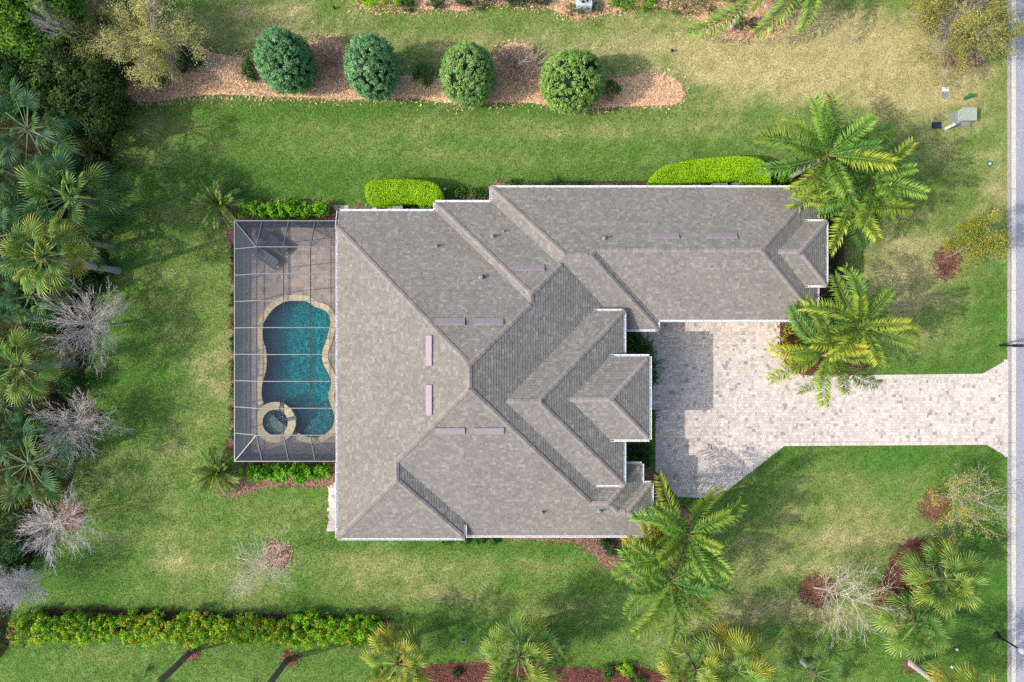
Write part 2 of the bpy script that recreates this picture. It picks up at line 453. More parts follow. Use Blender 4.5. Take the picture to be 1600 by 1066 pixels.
gF = np.vstack([gF, np.array([(0, 1, 5, 4), (1, 2, 6, 5), (2, 3, 7, 6), (3, 0, 4, 7)]) + o0])
lawn = link('lawn', np_mesh('lawn', gV, gF, M['lawn'], gcol))
tag(lawn, 'mown lawn round the house with green and straw coloured patches', kind='structure')

# ---- street and kerb
mb = MB()
mb.box(STREET_X, STREET_X + 7.0, -300, 300, -.2, .012)
tag(mb.build('street', M['asphalt']), 'pale worn asphalt street along the front of the lot', kind='structure')
mb = MB(); mb.box(STREET_X + 7.0, STREET_X + 7.5, -300, 300, -.2, .10)
tag(mb.build('kerb', M['concrete']), 'concrete kerb on the far side of the street', kind='structure')
kerb = link('kerb', None); tag(kerb, 'concrete kerb and gutter between the lawns and the street', kind='structure')
mbk = MB(); mbg = MB()
seg = 3.05
mbk.add([(KERB_X, 0, -.1), (KERB_X + .2, 0, -.1), (KERB_X + .2, 0, .045), (KERB_X + .15, 0, .085), (KERB_X, 0, .085),
         (KERB_X, seg - .02, -.1), (KERB_X + .2, seg - .02, -.1), (KERB_X + .2, seg - .02, .045), (KERB_X + .15, seg - .02, .085), (KERB_X, seg - .02, .085)],
        [(0, 1, 2, 3, 4), (9, 8, 7, 6, 5), (0, 5, 6, 1), (1, 6, 7, 2), (2, 7, 8, 3), (3, 8, 9, 4), (4, 9, 5, 0)])
mk = mbk.mesh('kerb_section', M['gutter_concrete'])
mbg.box(KERB_X + .2, STREET_X, 0, seg - .02, -.1, .03)
mg = mbg.mesh('gutter_section', M['concrete'])
for i in range(-9, 9):
    link('kerb_section', mk, kerb, (0, i * seg, 0))
    link('gutter_section', mg, kerb, (0, i * seg, 0))

# ---- soil under the trees at the west edge
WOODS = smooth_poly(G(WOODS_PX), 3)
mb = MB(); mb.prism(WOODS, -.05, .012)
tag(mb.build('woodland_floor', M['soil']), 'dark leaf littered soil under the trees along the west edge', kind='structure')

# ---- mulch beds
def bed(name, px, cols, label, n=3, h=.035, seed=1, raw=False, dens=170):
    poly = px if raw else smooth_poly(G(px), n)
    base = poly
    if raw:      # thin rings fray into the turf
        qx = sum(p[0] for p in poly) / len(poly); qy = sum(p[1] for p in poly) / len(poly)
        base = [(qx + (p[0] - qx) * .72, qy + (p[1] - qy) * .72) for p in poly]
    mb = MB(); mb.prism(base, -.05, h, cols[0])
    o = mb.build(name, M['mulch'])
    tag(o, label, kind='structure')
    xs = [p[0] + e for p in poly for e in (-.3, .3)]; ys = [p[1] + e for p in poly for e in (-.3, .3)]
    r = np.random.RandomState(seed)
    n_ = int((max(xs) - min(xs)) * (max(ys) - min(ys)) * dens)
    x = r.uniform(min(xs), max(xs), n_); y = r.uniform(min(ys), max(ys), n_)
    k = in_poly(x + r.normal(0, .26 if cols is STRAW else .16, n_), y + r.normal(0, .26 if cols is STRAW else .16, n_), poly) & (np.abs(x) < 33) & (np.abs(y) < 23)
    x = x[k]; y = y[k]; n_ = len(x)
    if n_ == 0: return base
    a = r.uniform(0, math.pi, n_); L = r.uniform(.035, .10, n_); w = r.uniform(.012, .028, n_)
    tz = r.normal(0, .25, n_)
    dx = np.cos(a) * L; dy = np.sin(a) * L; sx = -np.sin(a) * w; sy = np.cos(a) * w
    z = h + r.uniform(.008, .035, n_)
    V = np.empty((n_, 4, 3))
    V[:, 0] = np.stack([x - dx - sx, y - dy - sy, z - tz * L], 1); V[:, 1] = np.stack([x + dx - sx, y + dy - sy, z + tz * L], 1)
    V[:, 2] = np.stack([x + dx + sx, y + dy + sy, z + tz * L + .01], 1); V[:, 3] = np.stack([x - dx + sx, y - dy + sy, z - tz * L + .01], 1)
    t = r.rand(n_, 1); t2 = r.uniform(.55, 1.35, (n_, 1))
    col = (np.array(cols[1]) * t + np.array(cols[2]) * (1 - t)) * t2
    co = np.repeat(col, 4, 0)
    ch = link('wood_chips', np_mesh('wood_chips', V.reshape(-1, 3), np.arange(n_ * 4).reshape(-1, 4), M['mulch'], co), o)
    ch['kind'] = 'stuff'
    return base

STRAW = ((.72, .44, .25), (.92, .68, .42), (.60, .355, .19))
RED = ((.16, .065, .048), (.28, .115, .085), (.12, .05, .038))
BROWN_SHADED = ((.10, .06, .04), (.17, .105, .07), (.07, .045, .03))  # hedge shade is put into this brown mulch colour
PINKISH = ((.30, .17, .12), (.46, .28, .21), (.26, .135, .095))
BEDS = []
BEDS.append(bed('mulch_bed', BED_NORTH_PX, STRAW, 'long salmon pine straw bed under the round clipped trees', seed=2))
BEDS.append(bed('mulch_bed', BED_TOP_PX, STRAW, 'salmon mulch bed with clipped shrubs along the top edge of the photo', seed=3))
BEDS.append(bed('mulch_bed', BED_SE_PX, PINKISH, 'reddish mulch bed curving round the south east corner of the house', seed=4))
BEDS.append(bed('mulch_bed', BED_SOUTH_PX, RED, 'dark red mulch bed between the fan palms at the bottom edge', seed=5))
BEDS.append(bed('mulch_bed', BED_PALMS_PX, RED, 'dark red kidney shaped mulch bed beside the two big fan palms', seed=6))
BEDS.append(bed('mulch_bed', BED_EAST_PX, RED, 'dark mulch bed round the garage end of the house under the feather palms', seed=7))
BEDS.append(bed('mulch_bed', BED_WEST_PX, PINKISH, 'narrow mulch strip along the west side of the pool screen', seed=8))
BEDS.append(bed('mulch_bed', BED_NW_HEDGE_PX, PINKISH, 'mulch bed under the loose hedge north of the pool screen', seed=9))
BEDS.append(bed('mulch_bed', BED_SW_HEDGE_PX, PINKISH, 'mulch bed under the loose hedge south of the pool screen', seed=10))
BEDS.append(bed('mulch_bed', BED_POOLKIT_PX, PINKISH, 'mulch round the pool equipment by the north wall', seed=11))
BEDS.append(bed('mulch_bed', BED_NORTHWALL_PX, PINKISH, 'mulch strip along the north wall between the lime hedges', seed=12))
BEDS.append(bed('mulch_bed', BED_HEDGE_PX, BROWN_SHADED, 'mulch line north of the long loose hedge, coloured dark with its shade', seed=13))
ring_names = ['pinkish mulch ring under the pale bare tree south of the pool', 'small mulch ring at the palm trunk below the hedge, nearer the left photo edge',
              'small mulch ring at the palm trunk below the hedge, nearer the yellowish fan palm', 'brown mulch ring round the palm trunk in the south east corner',
              'red mulch ring under the small green tree by the street', 'red mulch ring under the sparse yellow tree by the street',
              'mottled red mulch ring under the pale bare tree in the front lawn', 'mulch ring beside the bare grey tree near the long hedge',
              'reddish mulch patch beside the middle bare grey tree', 'salmon mulch patch under the large yellow tree in the top right corner']
for i, (x, y, rx, ry, hue) in enumerate(RINGS):
    BEDS.append(bed('mulch_ring', smooth_poly(G(ring(x, y, rx, ry, 14, i)), 2), {'pink': ((.36, .21, .145), (.56, .36, .25), (.30, .16, .11)), 'red': ((.24, .125, .08), (.38, .18, .125), (.17, .08, .055))}[hue], ring_names[i], seed=20 + i, raw=True, dens=220))

# ---- pavers laid in rows
def edge_dist(x, y, poly):
    d = np.full(x.shape, 1e9)
    n = len(poly)
    for i in range(n):
        ax, ay = poly[i]; bx, by = poly[(i + 1) % n]
        ux, uy = bx - ax, by - ay
        t = np.clip(((x - ax) * ux + (y - ay) * uy) / (ux * ux + uy * uy + 1e-12), 0, 1)
        d = np.minimum(d, np.hypot(x - ax - t * ux, y - ay - t * uy))
    return d

def paver_mesh(name, rects, z0, gap=.0022, seed=1, cols=None, wts=None, lift=.001, vertical=False):
    r = np.random.RandomState(seed)
    R = np.array(rects)     # cx cy hx hy ang
    n = len(R)
    hx = R[:, 2] - gap / 2; hy = R[:, 3] - gap / 2
    ca = np.cos(R[:, 4]); sa = np.sin(R[:, 4])
    top = z0 + .009 + r.uniform(-lift, lift, n)
    V = np.empty((n, 8, 3))
    for k, (sx, sy) in enumerate(((-1, -1), (1, -1), (1, 1), (-1, 1))):
        for lay in (0, 1):
            e = .0012 if lay else 0
            lx = sx * (hx - e); ly = sy * (hy - e)
            V[:, k + 4 * lay, 0] = R[:, 0] + lx * ca - ly * sa
            V[:, k + 4 * lay, 1] = R[:, 1] + lx * sa + ly * ca
            V[:, k + 4 * lay, 2] = top if lay else z0 - .01
    base = np.array([(4, 5, 6, 7), (0, 1, 5, 4), (1, 2, 6, 5), (2, 3, 7, 6), (3, 0, 4, 7)])
    F = (np.arange(n)[:, None, None] * 8 + base[None]).reshape(-1, 4)
    cols = np.array(cols)
    ci = r.choice(len(cols), n, p=np.array(wts) / sum(wts))
    col = cols[ci] * r.uniform(.9, 1.1, (n, 1))
    return np_mesh(name, V.reshape(-1, 3), F, M['paver'], np.repeat(col, 8, 0))

def rows(poly, rowh, lens, seed, inset=0.0, angle=0.0, excl=None):
    r = random.Random(seed)
    xs = [p[0] for p in poly]; ys = [p[1] for p in poly]
    out = []
    rhs = rowh if isinstance(rowh, tuple) else (rowh,)
    y = min(ys)
    while y < max(ys):
        rowh = r.choice(rhs); y += rowh / 2
        x = min(xs) - r.random() * .3
        while x < max(xs):
            l = r.choice(lens)
            out.append((x + l / 2, y, l / 2, rowh / 2, 0.0))
            x += l
        y += rowh / 2
    A = np.array(out)
    k = in_poly(A[:, 0], A[:, 1], poly)
    if inset > 0: k &= edge_dist(A[:, 0], A[:, 1], poly) > inset
    if excl is not None: k &= ~excl(A[:, 0], A[:, 1])
    return A[k]

DRV_COL = [(.645, .575, .487), (.61, .527, .455), (.52, .455, .40), (.685, .62, .535), (.58, .50, .435), (.37, .335, .305)]
DRV_W = [5, 5, 2.2, 4, 3, .8]
mb = MB(); mb.prism(DRIVE, -.05, .022)
drv = mb.build('driveway', M['joint'])
tag(drv, 'pale cream and pink paver driveway from the garage to the street', kind='structure')
rc = rows(DRIVE, (.12, .165, .165, .21), [.10, .135, .165, .21, .25], 4, inset=.17)
pv = link('pavers', paver_mesh('pavers', rc, .024, seed=5, cols=DRV_COL, wts=DRV_W), drv); pv['kind'] = 'stuff'
bord = []
rr = random.Random(8)
for i in range(len(DRIVE)):
    ax, ay = DRIVE[i]; bx, by = DRIVE[(i + 1) % len(DRIVE)]
    L = math.hypot(bx - ax, by - ay); ang = math.atan2(by - ay, bx - ax)
    sgn = 1 if sum(DRIVE[k][0] * DRIVE[(k + 1) % len(DRIVE)][1] - DRIVE[(k + 1) % len(DRIVE)][0] * DRIVE[k][1] for k in range(len(DRIVE))) > 0 else -1
    nn = max(1, int(L / .12))
    for k in range(nn):
        t = (k + .5) / nn
        bord.append((ax + (bx - ax) * t - math.sin(ang) * sgn * .1, ay + (by - ay) * t + math.cos(ang) * sgn * .1, L / nn / 2, .1, ang))
pb = link('border_pavers', paver_mesh('border_pavers', bord, .027, seed=6, cols=[(.66, .60, .51), (.60, .53, .455)], wts=[1, 1]), drv); pb['kind'] = 'stuff'

# small paver walks beside the house
def walk(x0, y0, x1, y1, label, seed):
    poly = G([(x0, y0), (x1, y0), (x1, y1), (x0, y1)])
    mb = MB(); mb.prism(poly, -.05, .022)
    o = mb.build('paver_walk', M['joint']); tag(o, label, kind='structure')
    c = rows(poly, .2, [.2, .3], seed)
    me = paver_mesh('pavers', c, .024, seed=seed, cols=DRV_COL, wts=[5, 4, 1, 6, 2, .3])
    p = link('pavers', me, o); p['kind'] = 'stuff'
walk(514, 726, 545, 830, 'cream paver walk along the west wall south of the pool screen', 31)
walk(517, 321, 545, 347, 'small paver landing at the north west corner of the house', 32)

# ------------------------------------------------------------------ pool deck, pool and hot tub
def p6(l): return [(355 + x / 7.108, 450 + y / 7.108) for x, y in l]
def p7(l): return [(355 + x / 6.27, 600 + y / 6.27) for x, y in l]
POOL_PX = (p6([(660, 142), (760, 131), (860, 136), (930, 165), (990, 208), (1060, 225), (1120, 265), (1153, 330), (1160, 400), (1140, 480), (1110, 600), (1072, 700), (1066, 770), (1085, 850), (1130, 935), (1160, 1000)])
           + p7([(1030, 0), (1008, 70), (1006, 150), (1038, 235), (1062, 310), (1055, 390), (1020, 450), (960, 500), (880, 533), (800, 528), (730, 505), (660, 460), (560, 400), (440, 300), (370, 215), (345, 165), (333, 90)])
           + p6([(388, 1040), (405, 1000), (425, 920), (435, 840), (434, 760), (424, 680), (400, 600), (388, 520), (392, 420), (420, 350), (480, 262), (560, 188)]))
POOL = smooth_poly(G(POOL_PX), 3)
SPA_C = P(433.1, 659)
SPA_C.z = 0
SPA_R, SPA_IN = 1.19, 0.80
def excl_pool(x, y):
    return (in_poly(x, y, POOL) | (edge_dist(x, y, POOL) < .22) | (np.hypot(x - SPA_C.x, y - SPA_C.y) < SPA_R + .02))

def fill_loops(loops, z):
    import bmesh
    bm = bmesh.new()
    es = []
    for lp in loops:
        vs = [bm.verts.new((p[0], p[1], z)) for p in lp]
        for i in range(len(vs)): es.append(bm.edges.new((vs[i], vs[(i + 1) % len(vs)])))
    bmesh.ops.triangle_fill(bm, use_beauty=True, use_dissolve=False, edges=es, normal=(0, 0, 1))
    bm.normal_update()
    for f in bm.faces:
        if f.normal.z < 0: f.normal_flip()
    me = bpy.data.meshes.new('sheet')
    bm.to_mesh(me); bm.free()
    return me

def offset_loop(poly, d):
    n = len(poly); out = []
    a = sum(poly[i][0] * poly[(i + 1) % n][1] - poly[(i + 1) % n][0] * poly[i][1] for i in range(n))
    s = 1 if a > 0 else -1
    for i in range(n):
        p0 = Vector(poly[i - 1]); p2 = Vector(poly[(i + 1) % n]); t = (p2 - p0).normalized()
        nrm = Vector((t.y, -t.x)) * s
        out.append((poly[i][0] + nrm.x * d, poly[i][1] + nrm.y * d))
    return out

hole_loop = POOL
dk = link('pool_deck', fill_loops([DECK_POLY, hole_loop], .03))
dk.data.materials.append(M['deck_joint'])
tag(dk, 'tan paver deck round the swimming pool inside the screen', kind='structure')
mb = MB()
for (x0, x1, y0, y1) in ((DECK[0] - .02, DECK[0], DECK[2], DECK[3]), (DECK[0], DECK[1], DECK[2] - .02, DECK[2]), (DECK[0], DECK[1], DECK[3], DECK[3] + .02)):
    mb.box(x0, x1, y0, y1, -.05, .06)
mb.build('deck_edge', M['concrete'], dk)
rc = rows(DECK_POLY, (.16, .24, .24, .31), [.16, .24, .31, .40], 14, excl=excl_pool)
DECK_COL = [(.475, .395, .335), (.42, .345, .30), (.52, .435, .37), (.385, .325, .285), (.48, .39, .325)]
pv = link('pavers', paver_mesh('pavers', rc, .032, seed=15, cols=DECK_COL, wts=[4, 3, 3, 2, 3]), dk); pv['kind'] = 'stuff'

# pool finishes
def pool_floor_mat():
    m = bpy.data.materials.new('caustic_pebble_pool_finish'); m.use_nodes = True
    nt = m.node_tree; N = nt.nodes; L = nt.links
    b = N['Principled BSDF']; b.inputs['Roughness'].default_value = .7
    geo = N.new('ShaderNodeNewGeometry')
    vor = N.new('ShaderNodeTexVoronoi'); vor.inputs['Scale'].default_value = 9.0  # pebble speckle that also paints caustic ripple light into the floor colour
    L.new(geo.outputs['Position'], vor.inputs['Vector'])
    cr = N.new('ShaderNodeValToRGB')
    e = cr.color_ramp.elements
    e[0].position = 0.1; e[0].color = (.010, .44, .45, 1); e[1].position = .95; e[1].color = (.13, .76, .75, 1)
    x = cr.color_ramp.elements.new(.6); x.color = (.015, .54, .55, 1)
    sep = N.new('ShaderNodeSeparateColor'); L.new(vor.outputs['Color'], sep.inputs[0])
    L.new(sep.outputs[0], cr.inputs['Fac'])
    L.new(cr.outputs[0], b.inputs['Base Color'])
    return m
M['pool'] = pool_floor_mat()
M['pool_wall'] = mat('pool_wall_tile', (.04, .22, .27), .4, var=.3, vscale=8)
M['shelf'] = mat('pale_pool_shelf', (.26, .44, .47), .7, var=.15, vscale=10)

def water_mat(name, tint, bumpscale, strength):
    m = bpy.data.materials.new(name); m.use_nodes = True
    nt = m.node_tree; N = nt.nodes; L = nt.links; N.clear()
    out = N.new('ShaderNodeOutputMaterial')
    tr = N.new('ShaderNodeBsdfTransparent'); tr.inputs[0].default_value = (*tint, 1)
    gl = N.new('ShaderNodeBsdfGlossy'); gl.inputs['Roughness'].default_value = .13
    fr = N.new('ShaderNodeFresnel'); fr.inputs['IOR'].default_value = 1.33
    nz = N.new('ShaderNodeTexNoise'); nz.inputs['Scale'].default_value = bumpscale; nz.inputs['Detail'].default_value = 3
    geo = N.new('ShaderNodeNewGeometry'); L.new(geo.outputs['Position'], nz.inputs['Vector'])
    bp = N.new('ShaderNodeBump'); bp.inputs['Strength'].default_value = strength; bp.inputs['Distance'].default_value = .05
    L.new(nz.outputs['Fac'], bp.inputs['Height'])
    L.new(bp.outputs[0], gl.inputs['Normal']); L.new(bp.outputs[0], fr.inputs['Normal'])
    mx = N.new('ShaderNodeMixShader')
    L.new(fr.outputs[0], mx.inputs[0]); L.new(tr.outputs[0], mx.inputs[1]); L.new(gl.outputs[0], mx.inputs[2])
    L.new(mx.outputs[0], out.inputs['Surface'])
    return m
M['water'] = water_mat('pool_water', (.50, .96, .94), 3.5, .3)
M['foam'] = water_mat('bubbling_water', (.70, .92, .93), 8.0, .7)

pool = thing('swimming_pool', 'curvy free form swimming pool with teal water inside the screen', 'swimming pool', (0, 0, 0))
ZF, ZW = -1.0, -.06
fl = link('pool_floor', fill_loops([POOL], ZF), pool); fl.data.materials.append(M['pool'])
mb = MB(); n = len(POOL)
lower = [(x, y, ZF) for x, y in POOL]; upper = [(x, y, .06) for x, y in POOL]
mb.add(lower + upper, [(i, (i + 1) % n, n + (i + 1) % n, n + i) for i in range(n)])
mb.build('pool_wall', M['pool_wall'], pool)
shelf_px = p7([(800, 380), (870, 310), (930, 215), (985, 150), (1030, 205), (1062, 300), (1055, 390), (1020, 450), (960, 498), (880, 531), (800, 526), (735, 503), (745, 450)])
mb = MB(); mb.prism(smooth_poly(G(shelf_px), 3), ZF + .01, -.30)
mb.build('sun_shelf', M['shelf'], pool)
wt = link('water', fill_loops([POOL], ZW), pool); wt.data.materials.append(M['water'])
# coping stones
pc = offset_loop(POOL, .15)
seglen = [math.dist(pc[i], pc[(i + 1) % n]) for i in range(n)]
tot = sum(seglen); cnt = int(tot / .36)
def at_len(poly, sl, s):
    m = len(poly); i = 0
    while s > sl[i]:
        s -= sl[i]; i = (i + 1) % m
    t = s / sl[i]; q = (i + 1) % m
    return Vector((poly[i][0] + (poly[q][0] - poly[i][0]) * t, poly[i][1] + (poly[q][1] - poly[i][1]) * t)), i + t
inner = offset_loop(POOL, -.05); outer = offset_loop(POOL, .30)
def samp(poly, u):
    m = len(poly); i = int(u) % m; t = u - int(u); q = (i + 1) % m
    return (poly[i][0] + (poly[q][0] - poly[i][0]) * t, poly[i][1] + (poly[q][1] - poly[i][1]) * t)
for k in range(cnt):
    u0 = at_len(pc, seglen, k * tot / cnt + .008)[1]; u1 = at_len(pc, seglen, (k + 1) * tot / cnt - .008)[1]
    if u1 < u0: u1 += n
    mid = samp(pc, (u0 + u1) / 2)
    if math.dist(mid, (SPA_C.x, SPA_C.y)) < SPA_R + .1: continue
    q = [samp(inner, u0), samp(inner, (u0 + u1) / 2), samp(inner, u1), samp(outer, u1), samp(outer, (u0 + u1) / 2), samp(outer, u0)]
    mb = MB(); mb.prism(q, .035, .085)
    mb.build('coping_stone', M['coping'], pool)

tub = thing('hot_tub', 'round raised hot tub with cream stone rim at the corner of the pool', 'hot tub', (SPA_C.x, SPA_C.y, 0))
mb = MB(); mb.lathe([(SPA_IN, .30), (SPA_R - .02, .30), (SPA_R - .02, -1.1)], 48, cap=False); mb.lathe([(SPA_IN, .30), (SPA_IN, -.7)], 48, cap=False)
mb.build('tub_wall', M['pool_wall'], tub, smooth=False)
mb = MB(); mb.lathe([(.62, -.35), (.60, -.75), (.0, -.75)], 48, cap=False); mb.lathe([(SPA_IN, -.35), (.62, -.35)], 48, cap=False)
mb.build('tub_seat', M['shelf'], tub)
mb = MB(); mb.lathe([(0.001, .20), (SPA_IN, .20)], 48, cap=False)
mb.build('water', M['foam'], tub)
def arc_stone(a0, a1, r0, r1, z0, z1, m, nm, parent):
    q = []
    ns = max(2, int((a1 - a0) / .15))
    for i in range(ns + 1):
        a = a0 + (a1 - a0) * i / ns; q.append((r1 * math.cos(a), r1 * math.sin(a)))
    for i in range(ns, -1, -1):
        a = a0 + (a1 - a0) * i / ns; q.append((r0 * math.cos(a), r0 * math.sin(a)))
    mb = MB(); mb.prism(q, z0, z1); return mb.build(nm, m, parent)
gaps = [(math.radians(63), math.radians(75)), (math.radians(7), math.radians(19))]
ranges = [(math.radians(19), math.radians(63), 3), (math.radians(75), math.radians(367), 16)]
for (a0, a1, k) in ranges:
    for i in range(k):
        arc_stone(a0 + (a1 - a0) * i / k + .004, a0 + (a1 - a0) * (i + 1) / k - .004, SPA_IN - .04, SPA_R + .03, .302, .36, M['coping'], 'coping_stone', tub)
for (a0, a1) in gaps:
    arc_stone(a0 + .01, a1 - .01, SPA_IN - .02, SPA_R + .08, .29, .315, M['pad'], 'spillway', tub)

# ------------------------------------------------------------------ house
PITCH = 0.42
def bx(px, h): return (px - 800) * (1 - h / CAM_H) / SCALE
def by(py, h): return (533 - py) * (1 - h / CAM_H) / SCALE
class Block:
    def __init__(s, W, E, N, S):
        # each side: (px, eave height, sloped?)
        s.x0 = bx(W[0], W[1]); s.x1 = bx(E[0], E[1]); s.y1 = by(N[0], N[1]); s.y0 = by(S[0], S[1])
        s.pl = {}
        if W[2]: s.pl['W'] = (PITCH, 0.0, W[1] - PITCH * s.x0)
        if E[2]: s.pl['E'] = (-PITCH, 0.0, E[1] + PITCH * s.x1)
        if N[2]: s.pl['N'] = (0.0, -PITCH, N[1] + PITCH * s.y1)
        if S[2]: s.pl['S'] = (0.0, PITCH, S[1] - PITCH * s.y0)
        s.eave = min(t[1] for t in (W, E, N, S) if t[2])
    def h(s, x, y):
        return min(a * x + b * y + c for a, b, c in s.pl.values())
    def has(s, x, y, e=1e-6):
        return s.x0 - e <= x <= s.x1 + e and s.y0 - e <= y <= s.y1 + e
BL = [
    Block((527, 3.4, 1), (976, 3.0, 1), (330, 3.0, 1), (837, 3.0, 1)),     # main
    Block((527, 3.4, 1), (726, 3.4, 1), (600, 3.4, 0), (841, 3.4, 1)),     # south west wing
    Block((680, 3.0, 1), (976, 3.0, 1), (316, 3.0, 1), (837, 3.0, 1)),     # north step
    Block((768, 3.0, 1), (1277, 3.0, 1), (293, 3.0, 1), (500, 3.0, 1)),    # garage
    Block((768, 3.0, 1), (1028, 3.0, 1), (293, 3.0, 1), (515, 3.0, 1)),    # behind garage
    Block((780, 3.8, 0), (975, 3.8, 1), (486, 3.8, 1), (758, 3.8, 1)),     # raised block
    Block((870, 4.15, 0), (1015, 4.15, 1), (557, 4.15, 1), (687, 4.15, 1)),  # portico
    Block((900, 3.0, 0), (1003, 3.0, 1), (725, 3.0, 1), (837, 3.0, 1)),    # south east steps
    Block((900, 3.0, 0), (1018, 3.0, 1), (755, 3.0, 1), (837, 3.0, 1)),
    Block((1195, 3.37, 0), (1291, 3.37, 1), (346, 3.37, 1), (446, 3.37, 1)),  # garage bay
]
def roof_h(x, y):
    return max([b.h(x, y) for b in BL if b.has(x, y)] or [0.0])
def roof_px(px, py):
    h = 4.0
    for _ in range(12):
        p = P(px, py, h); h = roof_h(p.x, p.y) or h
    p = P(px, py, h); return Vector((p.x, p.y, h))

def clip(poly, a, b, c):
    """keep a*x + b*y + c >= 0"""
    out = []
    n = len(poly)
    for i in range(n):
        p = poly[i]; q = poly[(i + 1) % n]
        dp = a * p[0] + b * p[1] + c; dq = a * q[0] + b * q[1] + c
        if dp >= 0: out.append(p)
        if (dp > 0 and dq < 0) or (dp < 0 and dq > 0):
            t = dp / (dp - dq); out.append((p[0] + (q[0] - p[0]) * t, p[1] + (q[1] - p[1]) * t))
    return out
def area(poly):
    return abs(sum(poly[i][0] * poly[(i + 1) % len(poly)][1] - poly[(i + 1) % len(poly)][0] * poly[i][1] for i in range(len(poly)))) / 2

FACES = []   # (polygon, plane, side)
for i, b in enumerate(BL):
    for sd, pl in b.pl.items():
        poly = [(b.x0, b.y0), (b.x1, b.y0), (b.x1, b.y1), (b.x0, b.y1)]
        for s2, p2 in b.pl.items():
            if s2 != sd and len(poly) > 2: poly = clip(poly, p2[0] - pl[0], p2[1] - pl[1], p2[2] - pl[2])
        if len(poly) < 3: continue
        pieces = [poly]
        for j, o in enumerate(BL):
            if j == i: continue
            hs = [(1, 0, -o.x0), (-1, 0, o.x1), (0, 1, -o.y0), (0, -1, o.y1)]
            skip = False
            for p2 in o.pl.values():
                da, db, dc = p2[0] - pl[0], p2[1] - pl[1], p2[2] - pl[2]
                if abs(da) < 1e-6 and abs(db) < 1e-6:
                    if abs(dc) < 1e-3:
                        if j > i: skip = True
                        continue
                    if dc < 0: skip = True
                    continue
                hs.append((da, db, dc))
            if skip: continue
            new = []
            for q in pieces:
                rest = q
                for (a_, b_, c_) in hs:
                    outp = clip(rest, -a_, -b_, -c_)
                    if len(outp) > 2 and area(outp) > 1e-4: new.append(outp)
                    rest = clip(rest, a_, b_, c_)
                    if len(rest) < 3: break
            pieces = new
        for q in pieces:
            if len(q) > 2 and area(q) > 2e-3: FACES.append((q, pl, sd))

house = thing('house', 'large single storey house with hipped grey shingle roof and white gutters', 'house', (0, 0, 0))
mb = MB()
for q, (a_, b_, c_), sd in FACES:
    if sum(q[i][0] * q[(i + 1) % len(q)][1] - q[(i + 1) % len(q)][0] * q[i][1] for i in range(len(q))) < 0: q = q[::-1]
    mb.add([(x, y, a_ * x + b_ * y + c_) for x, y in q], [tuple(range(len(q)))], (.2, .185, .17))
roof = mb.build('roof', M['shingle'], house)

# laid shingles: courses of tabs with a butt edge each
COURSE = 0.148
sv = []; sf = []; sc = []
def hsh(*k):
    v = 1469598103
    for t in k: v = ((v ^ (int(t) & 0xffffffff)) * 16777619) & 0xffffffff
    v ^= v >> 13; v = (v * 0x5bd1e995) & 0xffffffff; v ^= v >> 15
    v = (v * 0xc2b2ae35) & 0xffffffff; v ^= v >> 16
    return v / 4294967296.0
SH = [np.array(c) for c in ((.236, .219, .188), (.226, .211, .182), (.247, .229, .197), (.212, .198, .172), (.243, .220, .189), (.284, .265, .231))]
csl = math.sqrt(1 + PITCH * PITCH)
for q, (a_, b_, c_), sd in FACES:
    # u along eave, v up the slope in plan
    if sd in 'WE': U = lambda p: p[1]; Vv = (lambda p: p[0]) if sd == 'W' else (lambda p: -p[0])
    else: U = lambda p: p[0]; Vv = (lambda p: p[1]) if sd == 'S' else (lambda p: -p[1])
    def XY(u, v):
        if sd == 'W': return (v, u)
        if sd == 'E': return (-v, u)
        if sd == 'S': return (u, v)
        return (u, -v)
    st = COURSE / csl
    vs_ = [Vv(p) for p in q]; us_ = [U(p) for p in q]
    key = {'W': 1, 'E': 2, 'N': 3, 'S': 4}[sd] * 1000 + int(round(c_ * 7))
    r0 = int(math.floor(min(vs_) / st)); r1 = int(math.ceil(max(vs_) / st))
    quv = [(U(p), Vv(p)) for p in q]
    for r in range(r0, r1):
        strip = clip(clip(quv, 0, 1, -r * st), 0, -1, (r + 1) * st)
        if len(strip) < 3: continue
        u0 = min(p[0] for p in strip); u1 = max(p[0] for p in strip)
        W_ = 0.165
        off = hsh(r, key) * W_
        k0 = int(math.floor((u0 - off) / W_)) - 1; k1 = int(math.ceil((u1 - off) / W_)) + 1
        for k in range(k0, k1):
            ua = off + k * W_ + (hsh(r, key, k) - .5) * .12; ub = off + (k + 1) * W_ + (hsh(r, key, k + 1) - .5) * .12
            if ub < u0 or ua > u1: continue
            t = clip(clip(strip, 1, 0, -ua), -1, 0, ub) if (ua > u0 or ub < u1) else strip
            if len(t) < 3: continue
            n0 = len(sv)
            raised = .010 + .007 * (hsh(k, r, key + 5) > .5)
            if sum(t[i][0] * t[(i + 1) % len(t)][1] - t[(i + 1) % len(t)][0] * t[i][1] for i in range(len(t))) * (1 if sd in 'ES' else -1) < 0: t = t[::-1]
            col = SH[int(hsh(k, key, r * 3) * 5.999)] * (.93 + .14 * hsh(key, r, k * 7))
            low = []
            for (u, v) in t:
                x, y = XY(u, v)
                fr_ = (v / st - r)
                z = a_ * x + b_ * y + c_ + .004 + (1 - fr_) * raised
                sv.append((x, y, z)); sc.append(col)
                if fr_ < .02: low.append(len(sv) - 1)
            sf.append(tuple(range(n0, len(sv))))
            if len(low) == 2:
                i0, i1 = low
                # edge order inside the polygon
                if not ((i1 - i0 == 1)): i0, i1 = i1, i0
                A = sv[i0]; Bq = sv[i1]
                m0 = len(sv)
                sv.append((A[0], A[1], A[2] - raised - .003)); sv.append((Bq[0], Bq[1], Bq[2] - raised - .003)); sc += [col * .9, col * .9]
                sf.append((i1, i0, m0, m0 + 1))
me = bpy.data.meshes.new('shingles')
